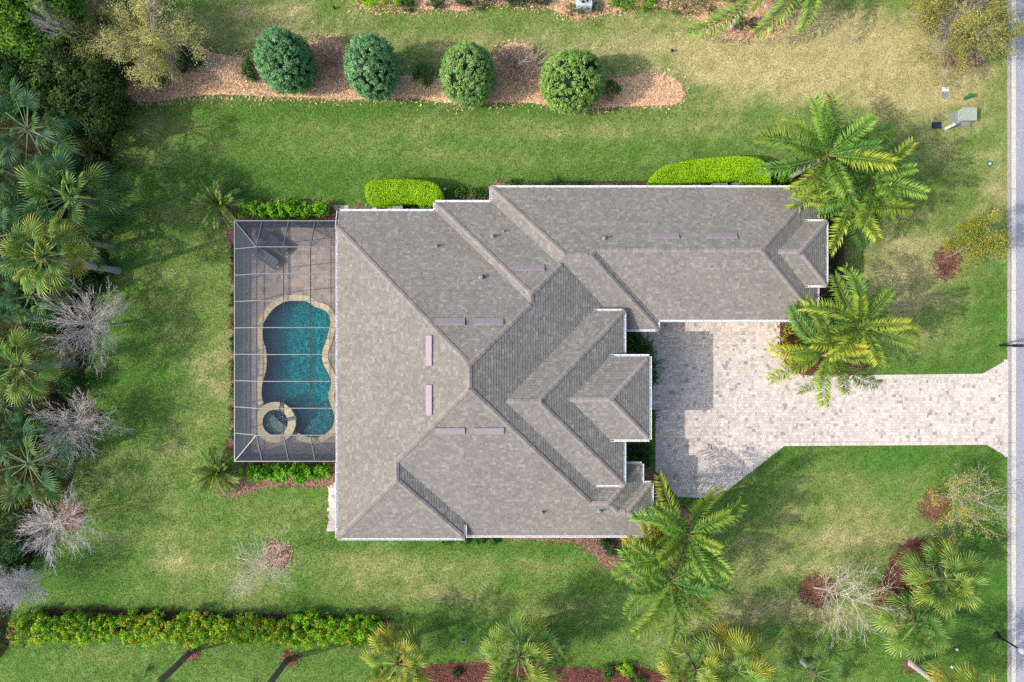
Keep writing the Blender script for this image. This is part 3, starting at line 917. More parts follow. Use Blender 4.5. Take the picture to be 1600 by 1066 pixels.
me.from_pydata(sv, [], sf)
at = me.color_attributes.new('col', 'FLOAT_COLOR', 'POINT')
arr = np.ones((len(sv), 4), dtype=np.float32); arr[:, :3] = np.array(sc)
at.data.foreach_set('color', arr.ravel())
me.materials.append(M['shingle'])
sh = link('shingles', me, roof); sh['kind'] = 'stuff'

# ridge and hip caps
caps = []
for i, b in enumerate(BL):
    ks = list(b.pl.items())
    for m_ in range(len(ks)):
        for n_ in range(m_ + 1, len(ks)):
            (s1, p1), (s2, p2) = ks[m_], ks[n_]
            da, db, dc = p1[0] - p2[0], p1[1] - p2[1], p1[2] - p2[2]
            L_ = math.hypot(da, db)
            if L_ < 1e-6: continue
            d = Vector((-db / L_, da / L_)); o_ = Vector((-da * dc / L_ ** 2, -db * dc / L_ ** 2))
            mid = Vector(((b.x0 + b.x1) / 2, (b.y0 + b.y1) / 2))
            t0 = (mid - o_).dot(d)
            step = 0.345 / math.sqrt(1 + (p1[0] * d.x + p1[1] * d.y) ** 2)
            for k in range(-90, 90):
                q = o_ + d * (t0 + k * step)
                if not b.has(q.x, q.y, -.05): continue
                hh = p1[0] * q.x + p1[1] * q.y + p1[2]
                if hh > b.h(q.x, q.y) + 1e-4: continue
                if roof_h(q.x, q.y) > hh + 2e-3: continue
                # a cap only where the roof falls away on both sides
                nrm = Vector((da, db)) / L_
                e1 = roof_h(*(q + nrm * .12)); e2 = roof_h(*(q - nrm * .12))
                if e1 > hh - .01 or e2 > hh - .01: continue
                slope = p1[0] * d.x + p1[1] * d.y
                dd = Vector((d.x, d.y, slope))
                if slope > 0: dd = -dd                    # points down the hip
                caps.append((Vector((q.x, q.y, hh)), dd.normalized(), abs(slope) < 1e-4))
# drop doubles (blocks that share a hip)
uniq = []
for c_ in caps:
    if all((c_[0] - u[0]).length > .17 for u in uniq): uniq.append(c_)
caps = uniq
def cap_mesh(nm, drop):
    mb = MB()
    w = .14; L = .40
    for s in (-1, 1):
        vs = [(-L / 2, 0, .034), (L / 2, 0, .05), (L / 2, s * w, .05 - drop), (-L / 2, s * w, .034 - drop)]
        mb.add(vs, [(0, 1, 2, 3) if s > 0 else (3, 2, 1, 0)])
        vs2 = [(L / 2, 0, .05), (L / 2, s * w, .05 - drop), (L / 2, s * w, .02 - drop), (L / 2, 0, .02)]
        mb.add(vs2, [(0, 1, 2, 3)])
        vs3 = [(-L / 2, s * w, .034 - drop), (L / 2, s * w, .05 - drop), (L / 2, s * w, .02 - drop), (-L / 2, s * w, .015 - drop)]
        mb.add(vs3, [(0, 1, 2, 3)])
    return mb.mesh(nm, M['cap'])
c_ridge = cap_mesh('ridge_cap', .058); c_hip = cap_mesh('hip_cap', .042)
rest = MB()
for i, (p, d, flat) in enumerate(caps):
    s = Vector((0, 0, 1)).cross(d).normalized(); u = d.cross(s)
    R = Matrix((d, s, u)).transposed()
    if i < 298:
        o = link('ridge_cap', c_ridge if flat else c_hip, roof, p, R.to_euler())
    else:
        m0 = c_ridge if flat else c_hip
        rest.add([p + R @ v.co for v in m0.vertices], [tuple(pp.vertices) for pp in m0.polygons])
if rest.v:
    o = rest.build('ridge_caps', M['cap'], roof); o['kind'] = 'stuff'

# vents and pipes on the roof
def vent(px, py, along):
    c = roof_px(px, py)
    e = .4
    gx_ = (roof_h(c.x + e, c.y) - roof_h(c.x - e, c.y)) / (2 * e); gy_ = (roof_h(c.x, c.y + e) - roof_h(c.x, c.y - e)) / (2 * e)
    nrm = Vector((-gx_, -gy_, 1)).normalized()
    upv = Vector((gx_, gy_, 0)).normalized()
    upv = (upv - nrm * upv.dot(nrm)).normalized(); al = upv.cross(nrm)
    R = Matrix((al, upv, nrm)).transposed()
    mb = MB()
    L = .78
    prof = [(-.2, .0), (-.2, .045), (.17, .105), (.2, .09), (.2, .0)]   # across (up slope), height
    vs = [(-L, y, z) for y, z in prof] + [(L, y, z) for y, z in prof]
    k = len(prof)
    mb.add(vs, [tuple(range(k)), tuple(reversed(range(k, 2 * k)))] + [(i, i + k, (i + 1) % k + k, (i + 1) % k) for i in range(k)])
    v = mb.build('roof_vent', M['vent'], roof, loc=c, rot=R.to_euler())
for (x, y) in ((703, 503), (763, 503), (828, 419), (1038, 369), (1129, 369), (671, 548), (671, 625), (703, 673), (764, 673)):
    vent(x, y, 0)
for (x, y, r, h) in ((683, 385, .05, .3), (770, 370, .06, .32), (944, 373, .06, .32), (847, 800, .06, .3), (937, 798, .06, .3), (787, 362, .04, .25), (752, 434, .10, .26)):
    c = roof_px(x, y)
    mb = MB(); mb.lathe([(r, -.1), (r, h), (r * .7, h + .01)], 10)
    mb.lathe([(min(r * 2.3, .15), -.05), (min(r * 2.2, .145), .05), (r * 1.1, .09)], 10)
    mb.build('vent_pipe', M['pipe'], roof, loc=c)

# walls: one stucco part per block, soffits under the eaves
mbw = MB(); mbs = MB()
for i, b in enumerate(BL):
    ins = .5 + .007 * i
    ex0 = b.x0 + ins; ex1 = b.x1 - ins; ey0 = b.y0 + ins; ey1 = b.y1 - ins
    mbw.box(ex0, ex1, ey0, ey1, -.05, b.eave - .06 - .004 * i, (1, 1, 1))
    z = b.eave - .05 - .004 * i
    mbs.box(b.x0 + .02 + .002 * i, b.x1 - .02 - .002 * i, b.y0 + .02 + .002 * i, b.y1 - .02 - .002 * i, z - .02, z)
mbw.build('wall', M['stucco'], house)
mbs.build('soffit', M['white'], house)

# gutters with a trough, one part per run of eave
def gutter(x0, y0, x1, y1, h, out, w=.115):
    a = P(x0, y0, h); b_ = P(x1, y1, h)
    a = Vector((a.x, a.y, 0)); b_ = Vector((b_.x, b_.y, 0))
    d = (b_ - a).normalized(); L = (b_ - a).length
    o_ = Vector({'N': (0, 1, 0), 'S': (0, -1, 0), 'E': (1, 0, 0), 'W': (-1, 0, 0)}[out])
    prof = [(.0, -.14), (.0, .012), (.012, .012), (.015, -.10), (w - .03, -.10), (w - .022, -.004), (w, -.004), (w, -.05), (w - .05, -.15)]
    k = len(prof)
    vs = []
    for p in (a, b_):
        for (t, z) in prof: vs.append(p + o_ * t + Vector((0, 0, h + z)))
    mb = MB()
    mb.add(vs, [(i, i + 1, i + 1 + k, i + k) for i in range(k - 1)] + [(k - 1, 0, k, 2 * k - 1)])
    for e in (0, k):
        mb.add(vs[e:e + k], [(0, 1, 2, 3), (0, 3, 4, 8), (4, 5, 6, 7), (4, 7, 8)])
    # hanger straps
    nn = max(2, int(L / .9))
    for i in range(nn):
        c = a + d * (L * (i + .5) / nn)
        p0 = c + Vector((0, 0, h + .0)); p1 = c + o_ * w + Vector((0, 0, h - .006))
        mb.bar(p0, p1, .04, .006)
    return mb.build('gutter', M['white'], house)
for g_ in ((531, 330, 680, 330, 3.0, 'N'), (680, 330, 680, 316, 3.0, 'W'), (680, 316, 768, 316, 3.0, 'N'), (768, 316, 768, 293, 3.0, 'W'), (768, 293, 1277, 293, 3.0, 'N'),
           (1277, 293, 1277, 349, 3.0, 'E'), (1277, 443, 1277, 500, 3.0, 'E'), (1254, 346, 1291, 346, 3.37, 'N'), (1291, 346, 1291, 446, 3.37, 'E'), (1254, 446, 1291, 446, 3.37, 'S'),
           (1028, 500, 1277, 500, 3.0, 'S'), (1028, 502, 1028, 515, 3.0, 'E'), (972, 515, 1028, 515, 3.0, 'S'),
           (927, 486, 975, 486, 3.8, 'N'), (975, 486, 975, 758, 3.8, 'E'), (931, 758, 975, 758, 3.8, 'S'),
           (951, 557, 1015, 557, 4.15, 'N'), (1015, 557, 1015, 687, 4.15, 'E'), (951, 687, 1015, 687, 4.15, 'S'),
           (972, 725, 1003, 725, 3.0, 'N'), (1003, 725, 1003, 755, 3.0, 'E'), (1005, 755, 1018, 755, 3.0, 'N'), (1018, 755, 1018, 837, 3.0, 'E'),
           (727, 837, 1018, 837, 3.0, 'S'), (726, 820, 726, 841, 3.4, 'E'), (527, 841, 726, 841, 3.4, 'S'), (527, 724, 527, 841, 3.4, 'W'), (527, 358, 527, 723, 3.4, 'W', .085)):
    gutter(*g_)
# rake board at the north west corner
a = P(527, 330, 3.0); b_ = P(527, 357, 3.4)
mb = MB(); mb.bar((a.x - .015, a.y, 2.96), (a.x - .015, b_.y, 3.33), .03, .16)
mb.build('rake_board', M['white'], house)
# ------------------------------------------------------------------ pool screen enclosure
def screen_mat():
    m = bpy.data.materials.new('insect_screen'); m.use_nodes = True
    nt = m.node_tree; N = nt.nodes; L = nt.links; N.clear()
    out = N.new('ShaderNodeOutputMaterial')
    df = N.new('ShaderNodeBsdfDiffuse'); df.inputs[0].default_value = (.075, .09, .11, 1)
    tr = N.new('ShaderNodeBsdfTransparent')
    lw = N.new('ShaderNodeLayerWeight'); lw.inputs['Blend'].default_value = .5      # woven mesh closes up at grazing angles
    mr = N.new('ShaderNodeMapRange'); mr.inputs['From Min'].default_value = .0; mr.inputs['From Max'].default_value = .75
    mr.inputs['To Min'].default_value = .17; mr.inputs['To Max'].default_value = .92
    L.new(lw.outputs['Facing'], mr.inputs['Value'])
    mx = N.new('ShaderNodeMixShader')
    L.new(mr.outputs[0], mx.inputs[0]); L.new(tr.outputs[0], mx.inputs[1]); L.new(df.outputs[0], mx.inputs[2])
    L.new(mx.outputs[0], out.inputs['Surface'])
    return m
M['screen'] = screen_mat()
cage = thing('pool_enclosure', 'flat topped grey aluminium screen enclosure over the pool deck', 'pool screen', (0, 0, 0))
X0, X1 = -15.76, -9.66; Y0, Y1 = -6.83, 6.83; HW = 2.2
xi = [-14.2, -12.70, -11.20, -9.68]; yi = [5.23 - 1.494 * k for k in range(8)]; HT = 3.08
def member(nm, a, b, w=.05, h=.10, m='alu'):
    mb = MB(); mb.bar(a, b, w, h); return mb.build(nm, M[m], cage)
def panel(pts):
    mb = MB(); mb.add(pts, [tuple(range(len(pts)))]); return mb.build('screen_panel', M['screen'], cage)
for y in yi:
    member('beam', (xi[0], y, HT), (xi[-1], y, HT), .05, .1)
    member('rafter', (X0, y, HW), (xi[0], y, HT), .045, .09)
    member('post', (X0, y, .05), (X0, y, HW), .05, .09)
for k, x in enumerate(xi[:3]):
    for j in range(7): member('purlin', (x, yi[j] - .03, HT - .03), (x, yi[j + 1] + .03, HT - .03), .045, .045, 'bronze')
    member('rafter', (x + (.0 if k else 0), yi[0], HT), (x, Y1, HW), .045, .09)
    member('rafter', (x, yi[-1], HT), (x, Y0, HW), .045, .09)
    member('post', (x, Y1, .05), (x, Y1, HW), .05, .09); member('post', (x, Y0, .05), (x, Y0, HW), .05, .09)
member('rafter', (X1, yi[0], HT), (X1, Y1, HW)); member('rafter', (X1, yi[-1], HT), (X1, Y0, HW))
member('hip_rafter', (xi[0], yi[0], HT), (X0, Y1, HW)); member('hip_rafter', (xi[0], yi[-1], HT), (X0, Y0, HW))
member('brace', (xi[2], yi[0], HT), (X1, Y1 - .25, HW + .16), .04, .05); member('brace', (xi[2], yi[-1], HT), (X1 - .5, Y0 + .55, HW + .3), .04, .05)
for (a_, b_) in (((X0, Y0), (X0, Y1)), ((X0, Y1), (X1, Y1)), ((X0, Y0), (X1, Y0))):
    member('eave_rail', (*a_, HW), (*b_, HW), .06, .11)
    member('chair_rail', (*a_, .85), (*b_, .85), .05, .05)
    member('sill_plate', (*a_, .09), (*b_, .09), .06, .06)
for (x, y) in ((X0, Y0), (X0, Y1), (X1, Y0), (X1, Y1)): member('post', (x, y, .05), (x, y, HW), .07, .07)
for i in range(3):
    for j in range(7): panel([(xi[i], yi[j], HT), (xi[i], yi[j + 1], HT), (xi[i + 1], yi[j + 1], HT), (xi[i + 1], yi[j], HT)])
    panel([(xi[i], yi[0], HT), (xi[i + 1], yi[0], HT), (xi[i + 1] if i < 2 else X1, Y1, HW), (xi[i], Y1, HW)])
    panel([(xi[i], yi[-1], HT), (xi[i], Y0, HW), (xi[i + 1] if i < 2 else X1, Y0, HW), (xi[i + 1], yi[-1], HT)])
    for yy in (Y0, Y1): panel([(xi[i], yy, .1), (xi[i + 1], yy, .1), (xi[i + 1], yy, HW), (xi[i], yy, HW)])
for j in range(7):
    panel([(xi[0], yi[j], HT), (X0, yi[j], HW), (X0, yi[j + 1], HW), (xi[0], yi[j + 1], HT)])
    panel([(X0, yi[j], .1), (X0, yi[j + 1], .1), (X0, yi[j + 1], HW), (X0, yi[j], HW)])
for (ya, yb) in ((yi[0], Y1), (yi[-1], Y0)):
    panel([(xi[0], ya, HT), (X0, yb, HW), (X0, ya, HW)]); panel([(xi[0], ya, HT), (xi[0], yb, HW), (X0, yb, HW)])
    panel([(X0, ya, .1), (X0, yb, .1), (X0, yb, HW), (X0, ya, HW)])
    panel([(X0, yb, .1), (xi[0], yb, .1), (xi[0], yb, HW), (X0, yb, HW)])

# two sun loungers on the deck
def lounger(px, py, ang, label, back, sl='sling'):
    p = P(px, py)
    t = thing('sun_lounger', label, 'sun lounger', (p.x, p.y, .065), math.radians(ang), 'sun loungers on the pool deck')
    W2 = .31
    mb = MB()
    for y in (-W2, W2): mb.bar((-.55, y, .30), (1.0, y, .30), .045, .05)
    for x in (-.5, .25, .98): mb.bar((x, -W2, .30), (x, W2, .30), .04, .04)
    mb.build('frame', M['dkframe'], t)
    mb = MB()
    nrow = 9
    mb.box(-.35, 1.0, -W2 + .03, W2 - .03, .325, .375)
    for k in range(6): mb.box(-.33 + k * .22, -.33 + k * .22 + .2, -W2 + .04, W2 - .04, .376, .395)
    mb.build('seat', M[sl], t)
    L = .75; ca, sa = math.cos(back), math.sin(back)
    mb = MB()
    for k in range(3):
        a0 = .02 + k * .245; a1 = a0 + .23
        vs = []
        for (l, o) in ((a0, 0), (a1, 0), (a1, .06), (a0, .06)):
            x = -.36 - l * ca - o * sa * -1; z = .34 + l * sa + o * ca
            vs += [(x, -W2 + .03, z), (x, W2 - .03, z)]
        mb.add(vs, [(0, 1, 3, 2), (4, 6, 7, 5), (0, 2, 4, 6), (1, 7, 5, 3), (0, 6, 7, 1), (2, 3, 5, 4)])
    mb.build('backrest', M[sl], t)
    mb = MB(); mb.bar((-.36 - L * .7 * ca, 0, .34 + L * .7 * sa), (-.5, 0, .30), .03, .03); mb.build('back_strut', M['dkframe'], t)
    for (x, y) in ((-.5, -W2), (-.5, W2), (.95, -W2), (.95, W2)):
        mb = MB(); mb.box(x - .025, x + .025, y - .025, y + .025, 0, .30); mb.build('leg', M['dkframe'], t)
    return t
lounger(431, 378, -36, 'dark sun lounger nearer the hedge with its back raised steeply', math.radians(30))
lounger(416, 400, -36, 'grey sun lounger nearer the pool with its back lying low', math.radians(18), 'sling_pale')

# ------------------------------------------------------------------ small fixtures
p = P(1500, 184)
t = thing('transformer_box', 'pale green utility transformer box on a grey pad near the street', 'transformer', (p.x, p.y, 0), 0)
mb = MB(); mb.prism([(-.62, -.35), (-.45, -.52), (.55, -.52), (.62, .40), (-.40, .40), (-.62, .2)], -.05, .08); mb.build('pad', M['pad'], t)
mb = MB(); mb.box(-.18, .60, -.30, .38, .08, .50); mb.build('cabinet', M['green_box'], t)
mb = MB(); mb.box(-.22, .64, -.34, .42, .502, .56); mb.build('lid', M['green_box'], t)
mb = MB(); mb.box(-.192, -.181, .03, .05, .12, .48); mb.box(-.192, -.181, -.25, -.24, .12, .48); mb.build('door_seam', M['pad'], t); mb = MB(); mb.box(-.21, -.181, .09, .13, .26, .38); mb.build('handle', M['pad'], t)
p = P(1463, 196); t = thing('utility_lid', 'dark blue rectangular utility lid set in the grass', 'utility lid', (p.x, p.y, 0))
mb = MB(); mb.box(-.29, .29, -.19, .19, -.05, .03); mb.build('frame', M['black'], t); mb = MB(); mb.box(-.26, .26, -.16, .16, .031, .045); mb.build('cover', M['blue_lid'], t)
p = P(1478, 201); t = thing('marker_post', 'short white utility marker post with a rounded top', 'marker post', (p.x, p.y, 0))
mb = MB(); mb.lathe([(.09, 0), (.09, .72), (.085, .80), (.05, .84)], 14); mb.build('post', M['pvc'], t); mb = MB(); mb.lathe([(.096, .62), (.096, .66)], 14); mb.build('band', M['green_box'], t)
p = P(1508, 154); t = thing('marker_post', 'green utility pedestal beside the transformer box', 'pedestal', (p.x, p.y, 0))
mb = MB(); mb.box(-.1, .1, -.07, .07, 0, .5); mb.build('post', M['green_pl'], t); mb = MB(); mb.box(-.13, .13, -.1, .1, .5, .58); mb.build('cap', M['green_pl'], t)
p = P(1477, 140); t = thing('meter_cover', 'small white utility cover in the dry grass', 'utility lid', (p.x, p.y, 0))
mb = MB(); mb.box(-.2, .2, -.13, .13, -.03, .05); mb.build('cover', M['white'], t); mb = MB(); mb.lathe([(.23, -.02), (.22, .02), (.18, .03)], 16, (-.07, -.36, 0)); mb.build('round_lid', M['pad'], t)
p = P(1546, 256); t = thing('valve_cover', 'small round green valve cover in the lawn by the street', 'valve cover', (p.x, p.y, 0))
mb = MB(); mb.lathe([(.2, -.03), (.19, .03), (.15, .04)], 16); mb.build('rim', M['green_pl'], t); mb = MB(); mb.lathe([(.10, .041), (.09, .06)], 12); mb.build('cover', M['ac'], t)
p = P(1200, 50); t = thing('path_light', 'small blue grey flood light on the mulch at the top edge', 'garden light', (p.x, p.y, .03))
mb = MB(); mb.lathe([(.03, 0), (.03, .2)], 8); mb.build('stake', M['black'], t); mb = MB(); mb.lathe([(.06, .2), (.13, .26), (.13, .32), (.10, .33)], 14); mb.build('head', M['ac'], t)

p = P(1556, 992)
t = thing('street_lamp', 'black street lamp post with a round pale globe at the kerb', 'street lamp', (p.x, p.y, 0))
mb = MB(); mb.lathe([(.17, 0), (.17, .12), (.12, .2), (.09, .5), (.06, .55)], 14); mb.build('base', M['black'], t)
mb = MB(); mb.lathe([(.06, .5), (.042, 1.75), (.08, 1.8), (.1, 1.86)], 12); mb.build('pole', M['black'], t)
mb = MB(); mb.lathe([(.06, 1.862), (.15, 1.92), (.20, 2.05), (.18, 2.2), (.10, 2.29), (.03, 2.31)], 20); mb.build('globe', M['globe'], t, smooth=True)
mb = MB(); mb.lathe([(.04, 2.312), (.05, 2.33), (.015, 2.4)], 10); mb.build('finial', M['black'], t)
p = P(1563, 540)
t = thing('mailbox', 'black mailbox on a post at the kerb beside the driveway', 'mailbox', (p.x, p.y, 0))
mb = MB(); mb.box(-.06, .06, -.06, .06, 0, 1.05); mb.build('post', M['black'], t)
mb = MB(); mb.bar((-.08, 0, .95), (.42, 0, .95), .05, .06); mb.build('bracket', M['black'], t)
q = [(-.09, 0), (.09, 0), (.09, .12)] + [(.09 * math.cos(a), .12 + .09 * math.sin(a)) for a in np.linspace(.3, math.pi - .3, 6)] + [(-.09, .12)]
mb = MB(); vs = [(-.02, y, 1.0 + z) for y, z in q] + [(.52, y, 1.0 + z) for y, z in q]; k = len(q)
mb.add(vs, [tuple(range(k)), tuple(reversed(range(k, 2 * k)))] + [(i, i + k, (i + 1) % k + k, (i + 1) % k) for i in range(k)]); mb.build('box', M['black'], t)
mb = MB(); mb.box(.522, .535, -.085, .085, 1.0, 1.19); mb.build('door', M['dkframe'], t)

# small things in the turf
for (x, y, nm, lb) in ((1049, 81, 'sprinkler', 'tiny dark sprinkler head in the dry grass above the largest round tree'), (1278, 213, 'sprinkler', 'tiny dark sprinkler head in the grass above the eastern lime hedge'), (523, 14, 'sprinkler', 'tiny dark sprinkler head near the lime shrub row at the top')):
    p = P(x, y); t = thing(nm, lb, 'sprinkler', (p.x, p.y, 0), 0, 'sprinklers in the lawn')
    mb = MB(); mb.lathe([(.05, 0), (.045, .22)], 8); mb.build('riser', M['black'], t)
    mb = MB(); mb.lathe([(.08, .221), (.09, .25), (.06, .29)], 10); mb.build('nozzle', M['black'], t)
for (x, y, lb) in ((1491, 1012, 'small white garden light below the greener big fan palm'), (1483, 1039, 'small white garden light beside the leaning trunk near the street'), (696, 297, 'small white garden light in the shade of the shorter lime hedge')):
    p = P(x, y); t = thing('garden_light', lb, 'garden light', (p.x, p.y, 0), 0, 'white garden lights in the lawn')
    mb = MB(); mb.lathe([(.02, 0), (.02, .22)], 8); mb.build('stake', M['black'], t)
    mb = MB(); mb.lathe([(.03, .221), (.085, .25), (.075, .31), (.03, .33)], 12); mb.build('head', M['pvc'], t)
p = P(724, 999); t = thing('drain_lid', 'small dark drain lid in the shaded lawn north of the bottom bed', 'drain lid', (p.x, p.y, 0))
mb = MB(); mb.lathe([(.17, -.02), (.17, .03), (.14, .035)], 16); mb.build('rim', M['pad'], t); mb = MB(); mb.lathe([(.13, .036), (.12, .045)], 16); mb.build('cover', M['black'], t)

# air conditioners along the north wall, pool kit
def ac_unit(px, py, label, w=.42, hgt=.85):
    p = P(px, py); t = thing('air_conditioner', label, 'air conditioner', (p.x, p.y, .03))
    mb = MB(); mb.box(-w - .05, w + .05, -w - .05, w + .05, 0, .06); mb.build('pad', M['pad'], t)
    mb = MB(); mb.box(-w, w, -w, w, .061, hgt)
    for k in range(9):
        z = .12 + k * (hgt - .2) / 9
        mb.box(-w - .012, w + .012, -w - .012, w + .012, z, z + .02)
    mb.build('case', M['ac'], t)
    mb = MB(); mb.lathe([(w * .85, hgt + .001), (w * .85, hgt + .04), (w * .72, hgt + .04), (w * .72, hgt + .001)], 24, cap=False); mb.build('fan_ring', M['ac'], t)
    mb = MB(); mb.lathe([(.001, hgt + .003), (w * .70, hgt + .003)], 20, cap=False); mb.build('fan_well', M['tank'], t)
    mb = MB()
    for k in range(5):
        a = 2 * math.pi * k / 5; mb.bar((0, 0, hgt + .02), (w * .66 * math.cos(a), w * .66 * math.sin(a), hgt + .016), .12, .008)
    mb.build('fan', M['pad'], t)
ac_unit(1119, 302, 'grey air conditioner behind the eastern lime hedge, the western one of the pair')
ac_unit(1148, 302, 'grey air conditioner behind the eastern lime hedge, the one nearer the garage corner')
ac_unit(911, 8, 'pale air conditioner behind three small clipped shrubs at the top edge', .45, .8)
p = P(1075, 299); t = thing('meter_cabinet', 'white cabinet against the north wall behind the eastern lime hedge', 'cabinet', (p.x, p.y, .03))
mb = MB(); mb.box(-.5, .5, -.22, .25, 0, .72); mb.build('body', M['white'], t); mb = MB(); mb.box(-.53, .53, -.25, .28, .721, .77); mb.build('lid', M['white'], t)
p = P(650, 333); t = thing('pool_filter', 'round dark pool filter tank beside the north wall', 'pool filter', (p.x, p.y, .03))
mb = MB(); mb.lathe([(.27, 0), (.3, .1), (.3, .75), (.22, .92), (.08, .98)], 20); mb.build('tank', M['tank'], t); mb = MB(); mb.lathe([(.315, .55), (.315, .62)], 20); mb.build('clamp', M['pad'], t)
mb = MB(); mb.tube([(.0, 0, .98), (0, 0, 1.12), (.2, .1, 1.12)], [.04] * 3, 8); mb.build('valve', M['black'], t)
p = P(624, 333); t = thing('pool_heater', 'white box shaped pool heater beside the filter tank', 'pool heater', (p.x, p.y, .03))
mb = MB(); mb.box(-.3, .3, -.25, .28, 0, .7); mb.build('body', M['white'], t); mb = MB(); mb.box(-.32, .32, -.27, .3, .701, .74); mb.build('lid', M['white'], t)
p = P(603, 330); t = thing('equipment_pad', 'concrete pad with white pool pipes by the north wall', 'equipment pad', (p.x, p.y, .03))
mb = MB(); mb.box(-.8, .35, -.3, .2, -.02, .05); mb.build('slab', M['concrete'], t)
mb = MB(); mb.tube([(-.6, 0, .1), (.2, 0, .1), (.2, 0, .55), (.5, 0, .55)], [.035] * 4, 8); mb.build('pipe', M['pvc'], t)
mb = MB(); mb.tube([(-.5, .08, .15), (-.1, .08, .15)], [.13, .13], 12); mb.build('pump', M['tank'], t)

# ------------------------------------------------------------------ plants: leaf clouds
def leaves(pos, nrm, L, Wd, col, r, name='foliage', m=None, fold=.25):
    """one folded diamond leaf per point"""
    n = len(pos)
    nrm = nrm / (np.linalg.norm(nrm, axis=1, keepdims=True) + 1e-9)
    t = r.normal(size=(n, 3)); t -= nrm * (t * nrm).sum(1, keepdims=True); t /= np.linalg.norm(t, axis=1, keepdims=True) + 1e-9
    b = np.cross(nrm, t)
    L = np.broadcast_to(np.asarray(L, float), (n,))[:, None]; Wd = np.broadcast_to(np.asarray(Wd, float), (n,))[:, None]
    V = np.empty((n, 4, 3))
    V[:, 0] = pos - t * L * .5; V[:, 1] = pos + b * Wd * .5 + nrm * Wd * fold; V[:, 2] = pos + t * L * .5; V[:, 3] = pos - b * Wd * .5 + nrm * Wd * fold
    base = np.arange(n)[:, None] * 4
    F = np.concatenate([base + np.array([[0, 3, 2]]), base + np.array([[0, 2, 1]])], 0)
    return np_mesh(name, V.reshape(-1, 3), F, m or M['leaf'], np.repeat(col, 4, 0))

def mixcol(r, n, cols, jit=.25):
    cols = np.array(cols); k = r.randint(0, len(cols), n); k2 = r.randint(0, len(cols), n); t = r.rand(n, 1)
    return (cols[k] * t + cols[k2] * (1 - t)) * r.uniform(1 - jit, 1 + jit, (n, 1))

def blob_crown(seed, rx, ry, rz, zc, n_clump, per, rc, L, Wd, cols, shell=(.72, 1.0), flat=0.0, low=-.55, outward=.55, m=None, name='foliage', warp=.12, twoside=None):
    """clumps of leaves through the outer part of an uneven ellipsoid"""
    r = np.random.RandomState(seed)
    d = r.normal(size=(n_clump * 3, 3)); d /= np.linalg.norm(d, axis=1, keepdims=True)
    d = d[d[:, 2] > low][:n_clump]
    nb = r.normal(size=(6, 3)); nb /= np.linalg.norm(nb, axis=1, keepdims=True)
    amp = r.uniform(-warp, warp, 6) * 1.6
    rad = 1 + sum(a_ * np.exp(-((1 - (d @ k)) / .35) ** 2) for a_, k in zip(amp, nb))
    rad = rad * r.uniform(*shell, len(d))
    S = np.array([rx, ry, rz])
    cc = d * rad[:, None] * S + np.array([0, 0, zc])
    ccol = mixcol(r, len(d), cols, .22)
    pos = np.repeat(cc, per, 0); N_ = len(pos)
    off = r.normal(size=(N_, 3)); off /= np.linalg.norm(off, axis=1, keepdims=True)
    offl = r.uniform(.3, 1, (N_, 1)) ** .6
    rcs = np.repeat(r.uniform(.65, 1.3, len(d)) * rc, per)[:, None]
    pos = pos + off * offl * rcs
    dirn = np.repeat(d, per, 0)
    nrm = off * outward + dirn * .5 + np.array([0, 0, .35]) + r.normal(size=(N_, 3)) * .35
    col = np.repeat(ccol, per, 0) * r.uniform(.75, 1.25, (N_, 1))
    keep = pos[:, 2] > .04
    sz = r.uniform(.7, 1.25, N_)
    return leaves(pos[keep], nrm[keep], (sz * L)[keep], (sz * Wd)[keep], col[keep], r, name, m)

BARK = (.16, .13, .10)
def stems(seed, parent, h, spread, n=5, r0=.03, col=BARK, name='stem'):
    rs = random.Random(seed); mb = MB()
    for k in range(n):
        a = rs.uniform(0, 6.28); q = rs.uniform(.3, 1) * spread
        mb.tube([(0.03 * math.cos(a), .03 * math.sin(a), 0), (q * .4 * math.cos(a), q * .4 * math.sin(a), h * .5), (q * math.cos(a), q * math.sin(a), h)], [r0, r0 * .7, r0 * .35], 5, col)
    return mb.build(name, M['bark'], parent)

shrub_cache = {}
def shrub(px, py, rx, ry, h, style, label, cat='shrub', group=None, name='shrub', seed=None, hbase=None):
    """px,py,rx,ry as seen in the photo at mid height"""
    hm = h * .55
    c = P(px, py, hm)
    k = (1 - hm / CAM_H) / SCALE
    RX, RY = rx * k, ry * k
    seed = seed if seed is not None else int(px * 7 + py * 13) % 9973
    t = thing(name, label, cat, (c.x, c.y, 0), 0, group)
    st = STYLES[style]
    vol = (RX * RY) ** .5
    nc = max(14, int(st['dens'] * (RX * RY + (RX + RY) * h * .5)))
    me = blob_crown(seed, RX, RY, h * .5, h * .52, nc, st['per'], st['rc'] * min(1, vol * 1.2 + .25), st['L'], st['W'], st['cols'], shell=st.get('shell', (.6, 1.0)), low=-.6, warp=st.get('warp', .2), m=M[st.get('m', 'leaf')])
    link('foliage', me, t)
    stems(seed, t, h * .6, min(RX, RY) * .6, 5, .02 + .012 * h)
    return t
